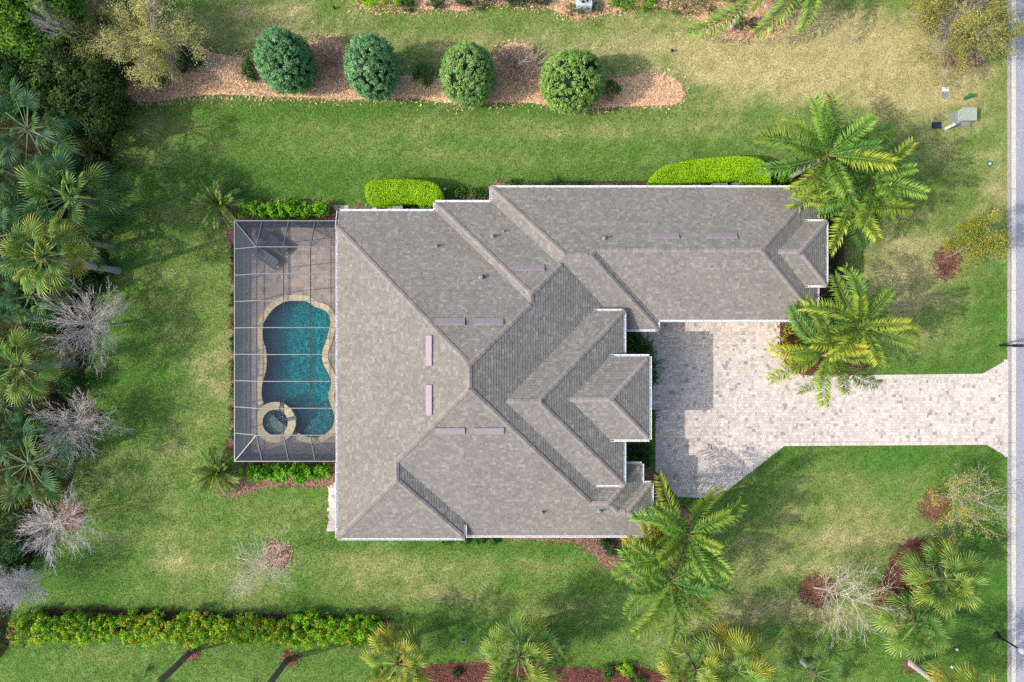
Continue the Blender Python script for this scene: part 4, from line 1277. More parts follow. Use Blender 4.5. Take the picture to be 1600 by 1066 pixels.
STYLES = {
    'dark': dict(dens=34, per=34, rc=.2, L=.1, W=.05, cols=[(.03, .085, .025), (.045, .12, .03), (.03, .09, .035)]),
    'mid': dict(dens=30, per=34, rc=.24, L=.12, W=.06, cols=[(.085, .20, .03), (.06, .155, .025), (.12, .24, .035)]),
    'bright': dict(dens=34, per=36, rc=.22, L=.12, W=.065, cols=[(.15, .38, .015), (.20, .45, .02), (.10, .28, .012)]),
    'lime': dict(dens=34, per=36, rc=.22, L=.11, W=.06, cols=[(.30, .54, .02), (.24, .46, .015), (.36, .58, .03)]),
    'croton': dict(dens=36, per=26, rc=.2, L=.14, W=.06, cols=[(.44, .40, .035), (.54, .47, .06), (.09, .12, .02), (.32, .34, .035), (.05, .07, .015)]),
    'wood': dict(dens=15, per=42, rc=.36, L=.15, W=.075, cols=[(.06, .12, .025), (.09, .165, .03), (.04, .09, .024), (.12, .19, .04)], shell=(.45, 1.0), warp=.3, m='leaf_matt'),
    'olive': dict(dens=14, per=40, rc=.36, L=.13, W=.06, cols=[(.19, .20, .05), (.15, .18, .04), (.24, .23, .07), (.12, .15, .03)], shell=(.45, 1.0), warp=.3, m='leaf_matt'),
    'clip': dict(dens=70, per=26, rc=.12, L=.06, W=.035, cols=[(.085, .16, .035), (.065, .135, .03), (.11, .19, .045)], shell=(.9, 1.0), warp=.03),
    'grassy': dict(dens=60, per=16, rc=.2, L=.35, W=.03, cols=[(.08, .19, .02), (.055, .14, .016), (.12, .25, .03)]),
}

# ---- clipped hedges and round trees
def clipped_hedge(outline_px, h, cols, label, seed, group=None, L=.075, W=.05, dens=620):
    hm = h
    poly = smooth_poly(G(outline_px, hm), 4)
    cx = sum(p[0] for p in poly) / len(poly); cy = sum(p[1] for p in poly) / len(poly)
    poly = [(x - cx, y - cy) for x, y in poly]
    t = thing('hedge', label, 'hedge', (cx, cy, 0), 0, group)
    r = np.random.RandomState(seed)
    xs = [p[0] for p in poly]; ys = [p[1] for p in poly]
    n = int((max(xs) - min(xs)) * (max(ys) - min(ys)) * dens * 1.5)
    x = r.uniform(min(xs), max(xs), n); y = r.uniform(min(ys), max(ys), n)
    k = in_poly(x, y, poly); x = x[k]; y = y[k]
    ed = edge_dist(x, y, poly)
    rnd = .28
    drop = np.where(ed < rnd, rnd - np.sqrt(np.maximum(0, rnd ** 2 - (rnd - ed) ** 2)), 0)
    bump = (fbm(x * 2.2 + 5, y * 2.2 + 5, seed, 2) - .5) * .10
    z = h - drop + bump + r.uniform(-.05, .025, len(x))
    top = np.stack([x, y, z], 1); ntop = np.stack([r.normal(0, .3, len(x)), r.normal(0, .3, len(x)), np.ones(len(x))], 1)
    # sides
    m_ = len(poly); sl = np.array([math.dist(poly[i], poly[(i + 1) % m_]) for i in range(m_)]); per_ = sl.sum()
    ns = int(per_ * h * dens * .75)
    s = r.uniform(0, per_, ns); cs = np.concatenate([[0], np.cumsum(sl)])
    ix = np.clip(np.searchsorted(cs, s) - 1, 0, m_ - 1); tt = ((s - cs[ix]) / sl[ix])[:, None]
    A = np.array(poly)[ix]; B_ = np.array(poly)[(ix + 1) % m_]
    pt = A + (B_ - A) * tt; d = (B_ - A) / (np.linalg.norm(B_ - A, axis=1, keepdims=True) + 1e-9)
    sg = 1 if sum(poly[i][0] * poly[(i + 1) % m_][1] - poly[(i + 1) % m_][0] * poly[i][1] for i in range(m_)) > 0 else -1
    on = np.stack([d[:, 1], -d[:, 0]], 1) * sg
    zz = r.uniform(.08, h - .1, ns)
    pt = pt - on * (.04 + r.uniform(-.06, .05, (ns, 1)))
    side = np.stack([pt[:, 0], pt[:, 1], zz], 1); nside = np.stack([on[:, 0], on[:, 1], np.full(ns, .3)], 1) + r.normal(0, .35, (ns, 3))
    pos = np.vstack([top, side]); nr = np.vstack([ntop, nside])
    col = mixcol(r, len(pos), cols, .2)
    patch = fbm(pos[:, 0] * 1.3 + 9, pos[:, 1] * 1.3 + 9, seed + 3, 3)[:, None]
    col = col * (.8 + .4 * patch)
    sz = r.uniform(.7, 1.3, len(pos))
    link('foliage', leaves(pos, nr, sz * L, sz * W, col, r), t)
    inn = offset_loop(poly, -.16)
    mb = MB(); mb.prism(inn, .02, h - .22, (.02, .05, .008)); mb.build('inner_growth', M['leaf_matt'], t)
    return t
LIME = [(.38, .66, .010), (.33, .60, .008), (.46, .72, .02), (.27, .52, .008)]
clipped_hedge([(570, 290), (574, 284), (590, 281), (625, 279), (660, 281), (680, 286), (690, 298), (692, 312), (688, 328), (666, 330), (655, 325), (653, 318), (640, 316), (615, 318), (590, 319), (574, 314), (569, 302)], 1.35, LIME,
              'clipped lime green hedge beside the pool equipment', 1, 'clipped lime hedges along the north wall')
clipped_hedge([(1014, 288), (1022, 272), (1040, 259), (1075, 250), (1120, 245), (1165, 243), (1190, 248), (1203, 264), (1207, 288), (1200, 300), (1166, 300), (1160, 288), (1155, 280), (1120, 282), (1090, 285), (1060, 289), (1040, 293), (1020, 296)], 1.35, LIME,
              'longer clipped lime green hedge round the air conditioners', 2, 'clipped lime hedges along the north wall')

def round_tree(px, py, rx, ry, h, cols, label, seed):
    hm = h * .5
    c = P(px, py, hm); k = (1 - hm / CAM_H) / SCALE
    t = thing('round_tree', label, 'tree', (c.x, c.y, 0), 0, 'round clipped trees in the pine straw bed')
    RX = rx * k * .93; RY = ry * k * .88
    me = blob_crown(seed, RX, RY, h * .5, h * .5 + .05, 950, 32, .145, .085, .05, cols, shell=(.88, 1.03), low=-.85, warp=.06, name='crown', outward=.9)
    link('crown', me, t)
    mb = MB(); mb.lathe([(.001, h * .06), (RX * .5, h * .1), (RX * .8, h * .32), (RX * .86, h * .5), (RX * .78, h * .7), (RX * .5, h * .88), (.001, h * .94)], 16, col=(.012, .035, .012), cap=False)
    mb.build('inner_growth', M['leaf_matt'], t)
    mb = MB(); mb.tube([(0, 0, -.05), (.03, 0, h * .4)], [.13, .09], 8, BARK); mb.build('trunk', M['bark'], t)
BG = [(.19, .41, .16), (.14, .33, .115), (.29, .52, .26), (.21, .42, .13)]
YG = [(.31, .47, .10), (.23, .39, .08), (.40, .55, .14), (.26, .45, .11)]
MX = [(.24, .44, .12), (.18, .36, .12), (.33, .52, .14), (.35, .49, .12)]
round_tree(445, 97, 47, 50, 4.3, BG, 'round clipped blue green tree, the westernmost of the four in the pine straw bed', 11)
round_tree(583, 108, 44, 50, 4.3, BG, 'round clipped blue green tree between the bare brown shrub and the small leafy shrub', 12)
round_tree(731, 118, 45, 49, 3.8, MX, 'round clipped mid green tree with yellowish top beside the small leafy shrub', 13)
round_tree(894, 127, 53, 52, 4.0, YG, 'largest round clipped yellow green tree at the bare end of the bed', 14)

# ---- loose hedges and shrubs
def loose_hedge(pts, h, wpx, cols, label, seed, n, dens=1.0, L=.13, W=.07, per=40, rc=.22, edge=None, m=None):
    c0 = P(*pts[len(pts) // 2], h * .6)
    t = thing('hedge', label, 'hedge', (c0.x, c0.y, 0))
    r = np.random.RandomState(seed)
    line = [P(x, y, h * .6) for x, y in pts]
    sl = [(line[i + 1] - line[i]).length for i in range(len(line) - 1)]; tot_ = sum(sl)
    k = (1 - h * .6 / CAM_H) / SCALE; w0 = wpx * k / 2
    ph = r.uniform(0, 6)
    P_ = []; N_ = []; Cc = []
    for i in range(n):
        s = r.uniform(0, tot_); j = 0
        while j < len(sl) - 1 and s > sl[j]: s -= sl[j]; j += 1
        q = line[j].lerp(line[j + 1], s / sl[j])
        d = (line[j + 1] - line[j]).normalized(); nn = Vector((-d.y, d.x, 0))
        u_ = (q - line[0]).length
        w = w0 * (.86 + .16 * math.sin(u_ * 1.9 + ph) + .12 * math.sin(u_ * 4.7 + ph * 2) + .1 * math.sin(u_ * .8))
        if math.sin(u_ * 2.6 + ph * 3) + math.sin(u_ * 7.1) > 1.35 and r.rand() < .6: continue
        o = r.uniform(-1, 1); hz = h * (r.uniform(.35, 1) * (1 - .35 * o * o) + r.uniform(-.08, .12))
        cpt = q + nn * (o * w * r.uniform(.8, 1.12))
        cen = np.array([cpt.x - c0.x, cpt.y - c0.y, hz])
        off = r.normal(size=(per, 3)); off /= np.linalg.norm(off, axis=1, keepdims=True)
        rr_ = rc * r.uniform(.6, 1.3)
        P_.append(cen + off * r.uniform(.3, 1, (per, 1)) * rr_); N_.append(off * .6 + np.array([nn.x * o * .4, nn.y * o * .4, .55]) + r.normal(size=(per, 3)) * .3)
        f = (sum(sl[:j]) + s) / tot_
        cc = cols(f, r) if callable(cols) else mixcol(r, 1, cols, .2)
        Cc.append(np.asarray(cc) * r.uniform(.75, 1.25, (per, 1)))
    P_ = np.vstack(P_); N_ = np.vstack(N_); Cc = np.vstack(Cc)
    kk = P_[:, 2] > .04
    sz = r.uniform(.7, 1.25, len(P_))
    link('foliage', leaves(P_[kk], N_[kk], (sz * L)[kk], (sz * W)[kk], Cc[kk], r, m=m), t)
    mb = MB(); rs = random.Random(seed)
    for i in range(int(tot_ * 2.2)):
        s = rs.uniform(0, tot_); j = 0
        while j < len(sl) - 1 and s > sl[j]: s -= sl[j]; j += 1
        q = line[j].lerp(line[j + 1], s / sl[j])
        x = q.x - c0.x; y = q.y - c0.y
        mb.tube([(x, y, 0), (x + rs.uniform(-.15, .15), y + rs.uniform(-.15, .15), h * .5), (x + rs.uniform(-.3, .3), y + rs.uniform(-.3, .3), h * .85)], [.02, .016, .008], 5, BARK)
    mb.build('stems', M['bark'], t)
    return t
BRIGHT = [(.15, .40, .014), (.20, .47, .02), (.10, .28, .012), (.26, .52, .03)]
loose_hedge([(374, 326), (440, 327), (512, 328)], .95, 26, BRIGHT, 'loose bright green hedge along the north side of the pool screen', 41, 190, L=.14, W=.09)
loose_hedge([(378, 739), (440, 739), (512, 738)], .95, 24, BRIGHT, 'loose bright green hedge along the south side of the pool screen', 42, 190, L=.14, W=.09)
def longcol(f, r):
    g = np.array([.20, .42, .02]); y = np.array([.40, .55, .025]); o = np.array([.48, .40, .035]); b = np.array([.28, .62, .025]); d = np.array([.10, .24, .02])
    if f < .3: w = (3, 2.5, .25, .3, 1.8)
    elif f < .75: w = (1.6, 3.5, 1.3, .6, .5)
    else: w = (1.5, 2, .5, 4, .3)
    w = np.array(w) / sum(w)
    return np.array([g, y, o, b, d])[r.choice(5, p=w)][None] * r.uniform(.8, 1.2)
loose_hedge([(22, 984), (120, 983), (220, 984), (330, 985), (430, 988), (520, 988), (597, 986)], 1.35, 50, longcol, 'long loose yellow green hedge across the bottom left of the lawn', 43, 1900, L=.115, W=.065, per=30, rc=.18)
# ------------------------------------------------------------------ palms
def fan_frond(seed, Lp, Lb, nl, base, tip, droop, vee=.12, spread=118):
    r = random.Random(seed); mb = MB()
    base = np.array(base); tip = np.array(tip)
    pcol = tuple(base * .7 + np.array([.10, .12, .05]))
    # petiole
    def pz(x): return -.05 * (x / Lp) ** 2 * Lp
    for i in range(3):
        xa, xb = Lp * i / 3, Lp * (i + 1) / 3
        wa, wb = .032 - .005 * i, .032 - .005 * (i + 1)
        vs = [(xa, -wa, pz(xa)), (xa, wa, pz(xa)), (xb, wb, pz(xb)), (xb, -wb, pz(xb)), (xa, 0, pz(xa) - .03), (xb, 0, pz(xb) - .025)]
        mb.add(vs, [(0, 3, 2, 1), (0, 4, 5, 3), (1, 2, 5, 4)], pcol)
    hx, hz = Lp, pz(Lp)
    th = math.radians(spread); dth = 2 * th / (nl - 1)
    for i in range(nl):
        a = -th + dth * i + r.uniform(-.02, .02)
        ca, sa = math.cos(a), math.sin(a)
        L = Lb * (.72 + .28 * max(0, ca)) * r.uniform(.9, 1.06)
        bx0 = .22 * Lb * max(0, ca) ** 1.5
        bxz = -droop * .25 * (bx0 / Lb)
        def pt(rr, w, up=0):
            z = hz + bxz - droop * (rr ** 1.9) * L + vee * abs(sa) * rr * L + up
            return (hx + bx0 + ca * rr * L - sa * w, sa * rr * L + ca * w, z)
        w1 = L * .42 * dth * .50; w2 = w1 * .72
        tw = r.uniform(-.02, .02)
        n0 = len(mb.v)
        vs = [pt(.02, 0), pt(.42, -w1, .012), pt(.42, 0, -.012), pt(.42, w1, .012), pt(.74, -w2, -.02 + tw), pt(.74, w2, -.02 - tw), pt(1.0, 0, -.09 * L)]
        mb.add(vs, [(0, 1, 2), (0, 2, 3), (1, 4, 2), (2, 4, 5), (2, 5, 3), (4, 6, 5)], (1, 1, 1))
        v = r.uniform(.82, 1.18)
        cs = [base * .8 * v, base * v, base * .9 * v, base * v, (base * .55 + tip * .45) * v, (base * .55 + tip * .45) * v, tip * v]
        for k in range(7): mb.c[n0 + k] = tuple(cs[k])
    return mb.mesh('fan_frond', M['frond'])

FAN = {}
for nm, (b_, t_) in {'green': ((.10, .22, .04), (.30, .38, .10)), 'blue': ((.042, .13, .045), (.14, .26, .09)), 'yellow': ((.22, .31, .035), (.60, .54, .12)),
                     'lime': ((.18, .31, .045), (.46, .52, .14)), 'gold': ((.42, .40, .04), (.70, .55, .11)), 'dead': ((.36, .26, .16), (.46, .36, .24)), 'deep': ((.05, .135, .03), (.14, .24, .06))}.items():
    FAN[nm] = [fan_frond(len(nm) * 7 + k, 1.08, .78, 22, b_, t_, (.22, .42, .75)[k]) for k in range(3)]
FANP = {nm: [fan_frond(len(nm) * 11 + k, 1.35, .80, 22, tuple(c0), tuple(c1), (.2, .42, .7)[k]) for k in range(3)]
        for nm, (c0, c1) in {'blue': ((.05, .145, .06), (.17, .31, .12)), 'green': ((.085, .20, .045), (.24, .36, .11))}.items()}

def feather_frond(seed, L, nl, ll, base, tip, droop, plume=.6, lw=.026, bend=0.0):
    r = random.Random(seed); mb = MB()
    base = np.array(base); tip = np.array(tip)
    def ax(t): return Vector((L * (t - .10 * droop * t ** 3), L * bend * t ** 2.2, L * (.10 * t - droop * .62 * t ** 2.1)))
    pts = [ax(t) for t in np.linspace(0, 1, 8)]
    mb.tube(pts, [.032 * (1 - .8 * i / 7) + .004 for i in range(8)], 4, tuple(base * .6 + np.array([.13, .13, .03])), cap=False)
    for i in range(nl):
        t = .16 + .84 * (i + r.random() * .6) / nl
        p = ax(t); d = (ax(min(1, t + .02)) - ax(t - .02)).normalized()
        up = Vector((0, 1, 0)).cross(d) * -1
        if up.z < 0: up = -up
        for s in (-1, 1):
            l = ll * min(1, .35 + 2.6 * (t - .14)) * (1 - .30 * max(0, t - .75) / .25) * r.uniform(.85, 1.1)
            fw = .28 + .62 * t ** 2 + r.uniform(-.2, .2)             # lean towards the tip
            roll = r.uniform(-plume, plume)
            sd = Vector((0, s, 0)) * math.cos(roll) + up * math.sin(roll) + up * .16
            dr = (sd + d * fw).normalized()
            wv = d.cross(dr).cross(dr).normalized() * lw
            wv = (d - dr * d.dot(dr)).normalized() * lw
            m_ = p + dr * l * .5 + Vector((0, 0, .01)); e = p + dr * l + Vector((0, 0, -.20 * l - .06 * r.random()))
            n0 = len(mb.v)
            c = (base * (1 - t) + tip * t); v = r.uniform(.75, 1.25)
            mb.add([p, m_ - wv, m_ + wv, e], [(0, 1, 2), (1, 3, 2)], tuple(c * v))
            mb.c[n0] = tuple(base * .75 * v); mb.c[n0 + 3] = tuple((c * .6 + tip * .4) * v)
    return mb.mesh('feather_frond', M['frond'])
FEA = {}
for nm, (b_, t_) in {'green': ((.075, .20, .028), (.24, .38, .055)), 'yellow': ((.11, .25, .028), (.40, .47, .05)), 'deep': ((.045, .15, .028), (.13, .28, .05)), 'gold': ((.20, .30, .03), (.58, .52, .05))}.items():
    FEA[nm] = [feather_frond(len(nm) * 5 + k, 2.6, 78, .54, b_, t_, (.25, .55, .9, .45, .7)[k], .95, .0245, (0, .22, -.22, -.34, .34)[k]) for k in range(5)]
CYC = {nm: [feather_frond(len(nm) * 9 + k, 1.25, 34, .26, b_, t_, (.3, .6, .95)[k], .25, .016) for k in range(3)]
       for nm, (b_, t_) in {'green': ((.075, .17, .03), (.24, .34, .07)), 'yellow': ((.17, .26, .035), (.56, .52, .08))}.items()}

TRUNKC = (.44, .41, .38)
def palm_trunk(t, h, r0, r1, seed, col=TRUNKC, bulge=0.0, rings=True):
    rs = random.Random(seed); mb = MB()
    n = 9; pts = []; rad = []
    bx_, by_ = rs.uniform(-.05, .05) * h * .3, rs.uniform(-.05, .05) * h * .3
    for i in range(n + 1):
        f = i / n
        pts.append((bx_ * f * (1 - f) * 2, by_ * f * (1 - f) * 2, -.1 + (h + .1) * f))
        rad.append((r0 + (r1 - r0) * f) * (1 + .3 * max(0, .12 - f) / .12) * (1 + bulge * math.exp(-((f - .62) / .16) ** 2)))
    mb.tube(pts, rad, 10, col)
    o = mb.build('trunk', M['bark'], t)
    return o

def palm(px, py, rpx, h, kind, style, label, seed, n=28, azs=None, cat='palm tree', group=None, elev=(78, -32), base=None, trunk=(.19, .15), special=None, nm=None, trunkcol=TRUNKC):
    """px,py: crown centre in the photo; the trunk stands below it"""
    c = P(px, py, h)
    nm = nm or {'fan': 'fan_palm', 'open': 'fan_palm', 'feather': 'feather_palm', 'cycad': 'cycad'}[kind]
    t = thing(nm, label, cat, (c.x, c.y, 0), 0, group)
    rs = random.Random(seed)
    k = (1 - h / CAM_H) / SCALE
    R = rpx * k
    lib = {'fan': FAN, 'open': FANP, 'feather': FEA, 'cycad': CYC}[kind]
    reach = {'fan': 1.78, 'open': 1.98, 'feather': 2.35, 'cycad': 1.15}[kind]
    sc = R / reach
    palm_trunk(t, h, trunk[0], trunk[1], seed, trunkcol)
    if kind in ('fan', 'open', 'feather'):
        mb = MB(); mb.lathe([(trunk[1] * 1.0, -.55), (trunk[1] * 1.5, -.25), (trunk[1] * 1.35, .05), (.05, .25), (.002, .3)], 10, col=(.16, .12, .07) if kind != 'feather' else (.16, .20, .05))
        mb.build('crown_shaft', M['bark'], t, loc=(0, 0, h))
    if azs: n = len(azs)
    for i in range(n):
        f = (i + .5) / n
        az = math.radians(azs[i]) if azs else i * 2.39996 + rs.uniform(-.3, .3)
        el = math.radians(elev[0] + (elev[1] - elev[0]) * f ** .85 + rs.uniform(-12, 12))
        st = rs.choices([s for s, w in style], [w for s, w in style])[0]
        v = 0 if f < .3 else (1 if f < .72 else 2)
        if kind == 'feather' and v == 1: v = rs.choice((1, 3, 4))
        if special and f > .86 and rs.random() < special[1]: st = special[0]
        s_ = sc * rs.uniform(.88, 1.08) * (.78 + .22 * min(1, f * 2.5))
        Rm = Matrix.Rotation(az, 3, 'Z') @ Matrix.Rotation(-el, 3, 'Y') @ Matrix.Rotation(rs.uniform(-.55, .55), 3, 'X')
        link('frond', lib[st][v], t, (.05 * math.cos(az), .05 * math.sin(az), h + .05 + .12 * (1 - f)), Rm.to_euler(), (s_, s_, s_))
    return t

W_ = 'fan palms in the woods along the west edge'
B3 = [('blue', 3), ('deep', 1)]; GB = [('green', 3), ('deep', 2), ('lime', 1)]; LG = [('lime', 3), ('yellow', 2), ('green', 1)]; YL = [('yellow', 4), ('lime', 2), ('gold', 1)]; GR = [('green', 3), ('lime', 2)]
palm(45, 203, 66, 5.2, 'open', [('blue', 3), ('green', 1)], 'dark blue green fan palm with long bare leaf stalks in the north west woods', 101, n=19, group=W_, elev=(60, -28))
palm(-4, 262, 50, 4.4, 'fan', B3, 'dark fan palm cut by the left photo edge, below the long stalked one', 102, n=22, group=W_)
palm(112, 308, 68, 4.3, 'fan', [('green', 3), ('deep', 2), ('lime', 1), ('blue', 2)], 'broad dense green fan palm at the lawn edge, north of the one with a trunk', 103, n=32, group=W_)
palm(163, 318, 52, 2.3, 'fan', [('deep', 3), ('green', 2)], 'dark green fan palm nearest the lawn, half under its broader neighbour', 104, n=20, group=W_, elev=(60, -35))
palm(68, 402, 58, 6.5, 'fan', LG, 'bright yellow green fan palm whose grey trunk shows beside the lawn', 105, n=36, group=W_, special=('dead', .5))
palm(136, 378, 48, 2.3, 'open', [('green', 2), ('blue', 1)], 'open green fan palm just behind the grey leaning trunk', 106, n=17, group=W_, elev=(62, -25))
palm(-6, 372, 62, 4.8, 'open', B3[:1], 'dark long stalked fan palm half outside the left photo edge', 107, n=16, group=W_, elev=(55, -28))
palm(52, 462, 46, 3.2, 'fan', [('deep', 2), ('blue', 1), ('green', 1)], 'shaded fan palm between the bright fan palm and the upper bare tree', 108, n=20, group=W_, elev=(62, -35))
palm(30, 573, 56, 4.7, 'fan', [('green', 2), ('lime', 3)], 'fan palm with a short pale trunk between two bare grey trees', 109, n=28, group=W_)
palm(34, 508, 32, 2.0, 'fan', B3, 'small dark fan palm under the upper bare tree', 110, n=14, group=W_)
palm(8, 636, 38, 2.4, 'fan', B3, 'small dark teal fan palm left of the middle bare tree', 111, n=16, group=W_)
palm(46, 724, 66, 3.4, 'open', [('green', 2), ('blue', 2)], 'sprawling dark fan palm south of the middle bare tree', 112, n=18, group=W_, elev=(50, -28))
palm(-2, 690, 34, 2.4, 'fan', B3, 'dark fan palm cut by the left photo edge beside the sprawling one', 113, n=14, group=W_)

S_ = 'fan palms along the south side of the lawn'
palm(622, 1036, 57, 3.4, 'fan', [('yellow', 4), ('lime', 1), ('gold', 2)], 'yellowish fan palm just east of the end of the long hedge', 121, n=34, group=S_, special=('dead', .4), elev=(75, -42))
palm(812, 1026, 62, 3.8, 'fan', [('yellow', 2), ('lime', 3), ('green', 1)], 'pale green fan palm in the middle of the bottom edge', 122, n=36, group=S_, special=('dead', .4), elev=(75, -42))
palm(852, 1014, 46, 2.6, 'fan', [('green', 2), ('yellow', 1)], 'smaller darker fan palm tucked against the middle one', 123, n=22, group=S_)
palm(1085, 1046, 56, 3.5, 'fan', [('yellow', 2), ('green', 3), ('gold', 1)], 'western one of two touching fan palms at the bottom edge', 124, n=30, group=S_, elev=(75, -42))
palm(1150, 1048, 64, 3.9, 'fan', [('yellow', 3), ('lime', 2), ('gold', 1)], 'eastern one of two touching fan palms at the bottom edge, golden at the tips', 125, n=34, group=S_, elev=(75, -42))
palm(1272, 1052, 48, 1.5, 'open', [('green', 1)], 'dark open fan palm at the bottom edge below the pale bare tree', 126, n=18, group=S_, elev=(60, -30))
palm(1473, 904, 58, 2.7, 'fan', LG, 'brighter upper one of the two big fan palms beside the red mulch bed', 127, n=36, group=S_, elev=(75, -40))
palm(1429, 973, 54, 2.3, 'fan', [('green', 3), ('lime', 2)], 'greener lower one of the two big fan palms beside the red mulch bed', 128, n=34, group=S_, special=('dead', .3), elev=(75, -40))
palm(1508, 1104, 64, 4.9, 'fan', YL, 'yellow fan palm with a long trunk, cut by the bottom edge near the street lamp', 129, n=32, group=S_, elev=(75, -40))
palm(228, 1086, 44, 5.2, 'fan', GR, 'palm below the hedge showing only its dark trunk, nearer the left photo edge', 130, n=24, group=S_, trunk=(.17, .21), trunkcol=(.20, .17, .14))
palm(396, 1106, 44, 5.4, 'fan', GR, 'palm below the hedge showing only its dark trunk, nearer the yellowish fan palm', 131, n=24, group=S_, trunk=(.17, .21), trunkcol=(.20, .17, .14))

Fg = 'feather palms round the house'
FG = [('green', 5), ('yellow', 1.6), ('deep', 2)]; FY = [('yellow', 3), ('green', 4), ('gold', .5), ('deep', .6)]
cp = palm(1290, 244, 92, 4.9, 'feather', FG, 'tall feather palm at the north east house corner, nearest the eastern lime hedge', 141, n=20, group=Fg, elev=(62, -22), trunk=(.14, .10))
q = P(1306, 272, 4.2)
mb = MB(); mb.tube([(q.x - cp.location.x - .16, q.y - cp.location.y - .1, 4.1), (q.x - cp.location.x, q.y - cp.location.y, 4.2), (q.x - cp.location.x + .22, q.y - cp.location.y + .13, 4.22)], [.03, .10, .02], 8, (.72, .60, .36))
mb.build('flower_spathe', M['bark'], cp)
palm(1362, 278, 74, 4.6, 'feather', [('green', 4), ('deep', 2), ('yellow', 1)], 'feather palm at the north east house corner on the street side', 142, n=19, group=Fg, elev=(62, -24), trunk=(.14, .10))
palm(1328, 312, 76, 3.6, 'feather', FG, 'lower feather palm at the north east house corner, beside the garage bay', 143, n=17, group=Fg, elev=(58, -22), trunk=(.12, .09))
palm(1342, 508, 78, 4.7, 'feather', [('green', 3), ('yellow', 3)], 'feather palm on the grass side of the bed beside the driveway', 144, n=19, group=Fg, elev=(62, -22), trunk=(.13, .10))
palm(1294, 550, 78, 3.9, 'feather', FY, 'feather palm hanging its yellow tips over the driveway', 145, n=18, group=Fg, elev=(58, -22), trunk=(.12, .09))
palm(1074, 833, 80, 4.8, 'feather', [('green', 4), ('deep', 2), ('yellow', 2)], 'feather palm at the south east house corner close to the driveway', 146, n=19, group=Fg, elev=(62, -22), trunk=(.14, .10))
palm(1046, 908, 82, 4.6, 'feather', FY, 'feather palm standing on the lawn at the tip of the curved mulch bed', 147, n=19, group=Fg, elev=(62, -24), trunk=(.13, .10))
palm(1014, 868, 58, 3.4, 'feather', [('yellow', 3), ('green', 2), ('gold', 1)], 'yellower smaller feather palm against the south east eave', 148, n=13, group=Fg, elev=(55, -18), trunk=(.11, .08))
palm(1260, -52, 92, 5.0, 'feather', FG, 'feather palm outside the top edge whose pale trunk foots on the salmon mulch', 149, azs=[100, 20, 160, 60, 200, -10, 130, -72, 170, 40, -108], group=Fg, elev=(60, -24), trunk=(.15, .11), trunkcol=(.32, .31, .29))
palm(1184, -16, 112, 4.4, 'feather', FY, 'feather palm outside the top edge with one frond hanging over the clipped balls', 150, azs=[80, 150, 30, 110, 185, 60, 170, 10, 130, 229], group=Fg, elev=(58, -24), trunk=(.13, .10))
CG = 'low feathery palms at the corners of the pool screen'
palm(346, 320, 36, .75, 'cycad', [('green', 1)], 'low feathery palm at the north west corner of the pool screen', 161, n=34, group=CG, elev=(75, -15), trunk=(.14, .11), nm='dwarf_palm')
palm(344, 736, 38, .75, 'cycad', [('green', 9), ('yellow', 1)], 'low feathery palm with yellow tips at the south west corner of the pool screen', 162, n=36, group=CG, elev=(75, -15), trunk=(.14, .11), nm='dwarf_palm')

# ------------------------------------------------------------------ trees with limbs and twigs
def grow(rs, p, d, L, r, level, spec, out, tips):
    n = 4 if level < 2 else 3
    pts = [p.copy()]; rad = [r]
    q = p.copy(); dd = d.copy()
    for i in range(n):
        dd = (dd + Vector((rs.gauss(0, 1), rs.gauss(0, 1), rs.gauss(0, .7))) * spec['wig'] + Vector((0, 0, spec['lift'][min(level, len(spec['lift']) - 1)]))).normalized()
        q = q + dd * (L / n)
        pts.append(q.copy()); rad.append(max(spec['rmin'], r * (1 - .75 * (i + 1) / n)))
    out.append((level, pts, rad))
    if level >= spec['levels']:
        tips.append((q.copy(), dd.copy())); tips.append((pts[-2].copy(), dd.copy()))
        return
    nc = spec['n'][level]
    for k in range(nc):
        f = spec['from'][level] + (1 - spec['from'][level]) * (k + rs.random() * .8) / nc
        j = min(int(f * n), n - 1); tt = f * n - j
        b = pts[j].lerp(pts[j + 1], tt)
        base = (pts[j + 1] - pts[j]).normalized()
        s = base.cross(Vector((rs.gauss(0, 1), rs.gauss(0, 1), rs.gauss(0, 1)))).normalized()
        if level == 0:
            az = 2.39996 * k + rs.uniform(-.25, .25); s = Vector((math.cos(az), math.sin(az), 0))
        ang = math.radians(rs.uniform(*spec['ang'][level]))
        nd = (base * math.cos(ang) + s * math.sin(ang)).normalized()
        grow(rs, b, nd, L * spec['ratio'][level] * rs.uniform(.7, 1.15), max(spec['rmin'], r * spec['rr'][level] * (1 - .5 * f)), level + 1, spec, out, tips)

def tree_meshes(seed, spec, colT, colB):
    rs = random.Random(seed); out = []; tips = []
    grow(rs, Vector((0, 0, -.05)), Vector((rs.uniform(-.08, .08), rs.uniform(-.08, .08), 1)).normalized(), spec['h0'], spec['r0'], 0, spec, out, tips)
    a = MB(); b = MB()
    for lv, pts, rad in out:
        v = rs.uniform(.8, 1.2)
        if lv == 0: a.tube(pts, rad, 8, colT)
        elif lv == 1: b.tube(pts, rad, 5, tuple(c * v for c in colB), cap=False)
        else: b.tube(pts, rad, 3, tuple(c * v for c in colB), cap=False)
    return a.mesh('trunk', M['bark']), b.mesh('branches', M['twig'], True), tips

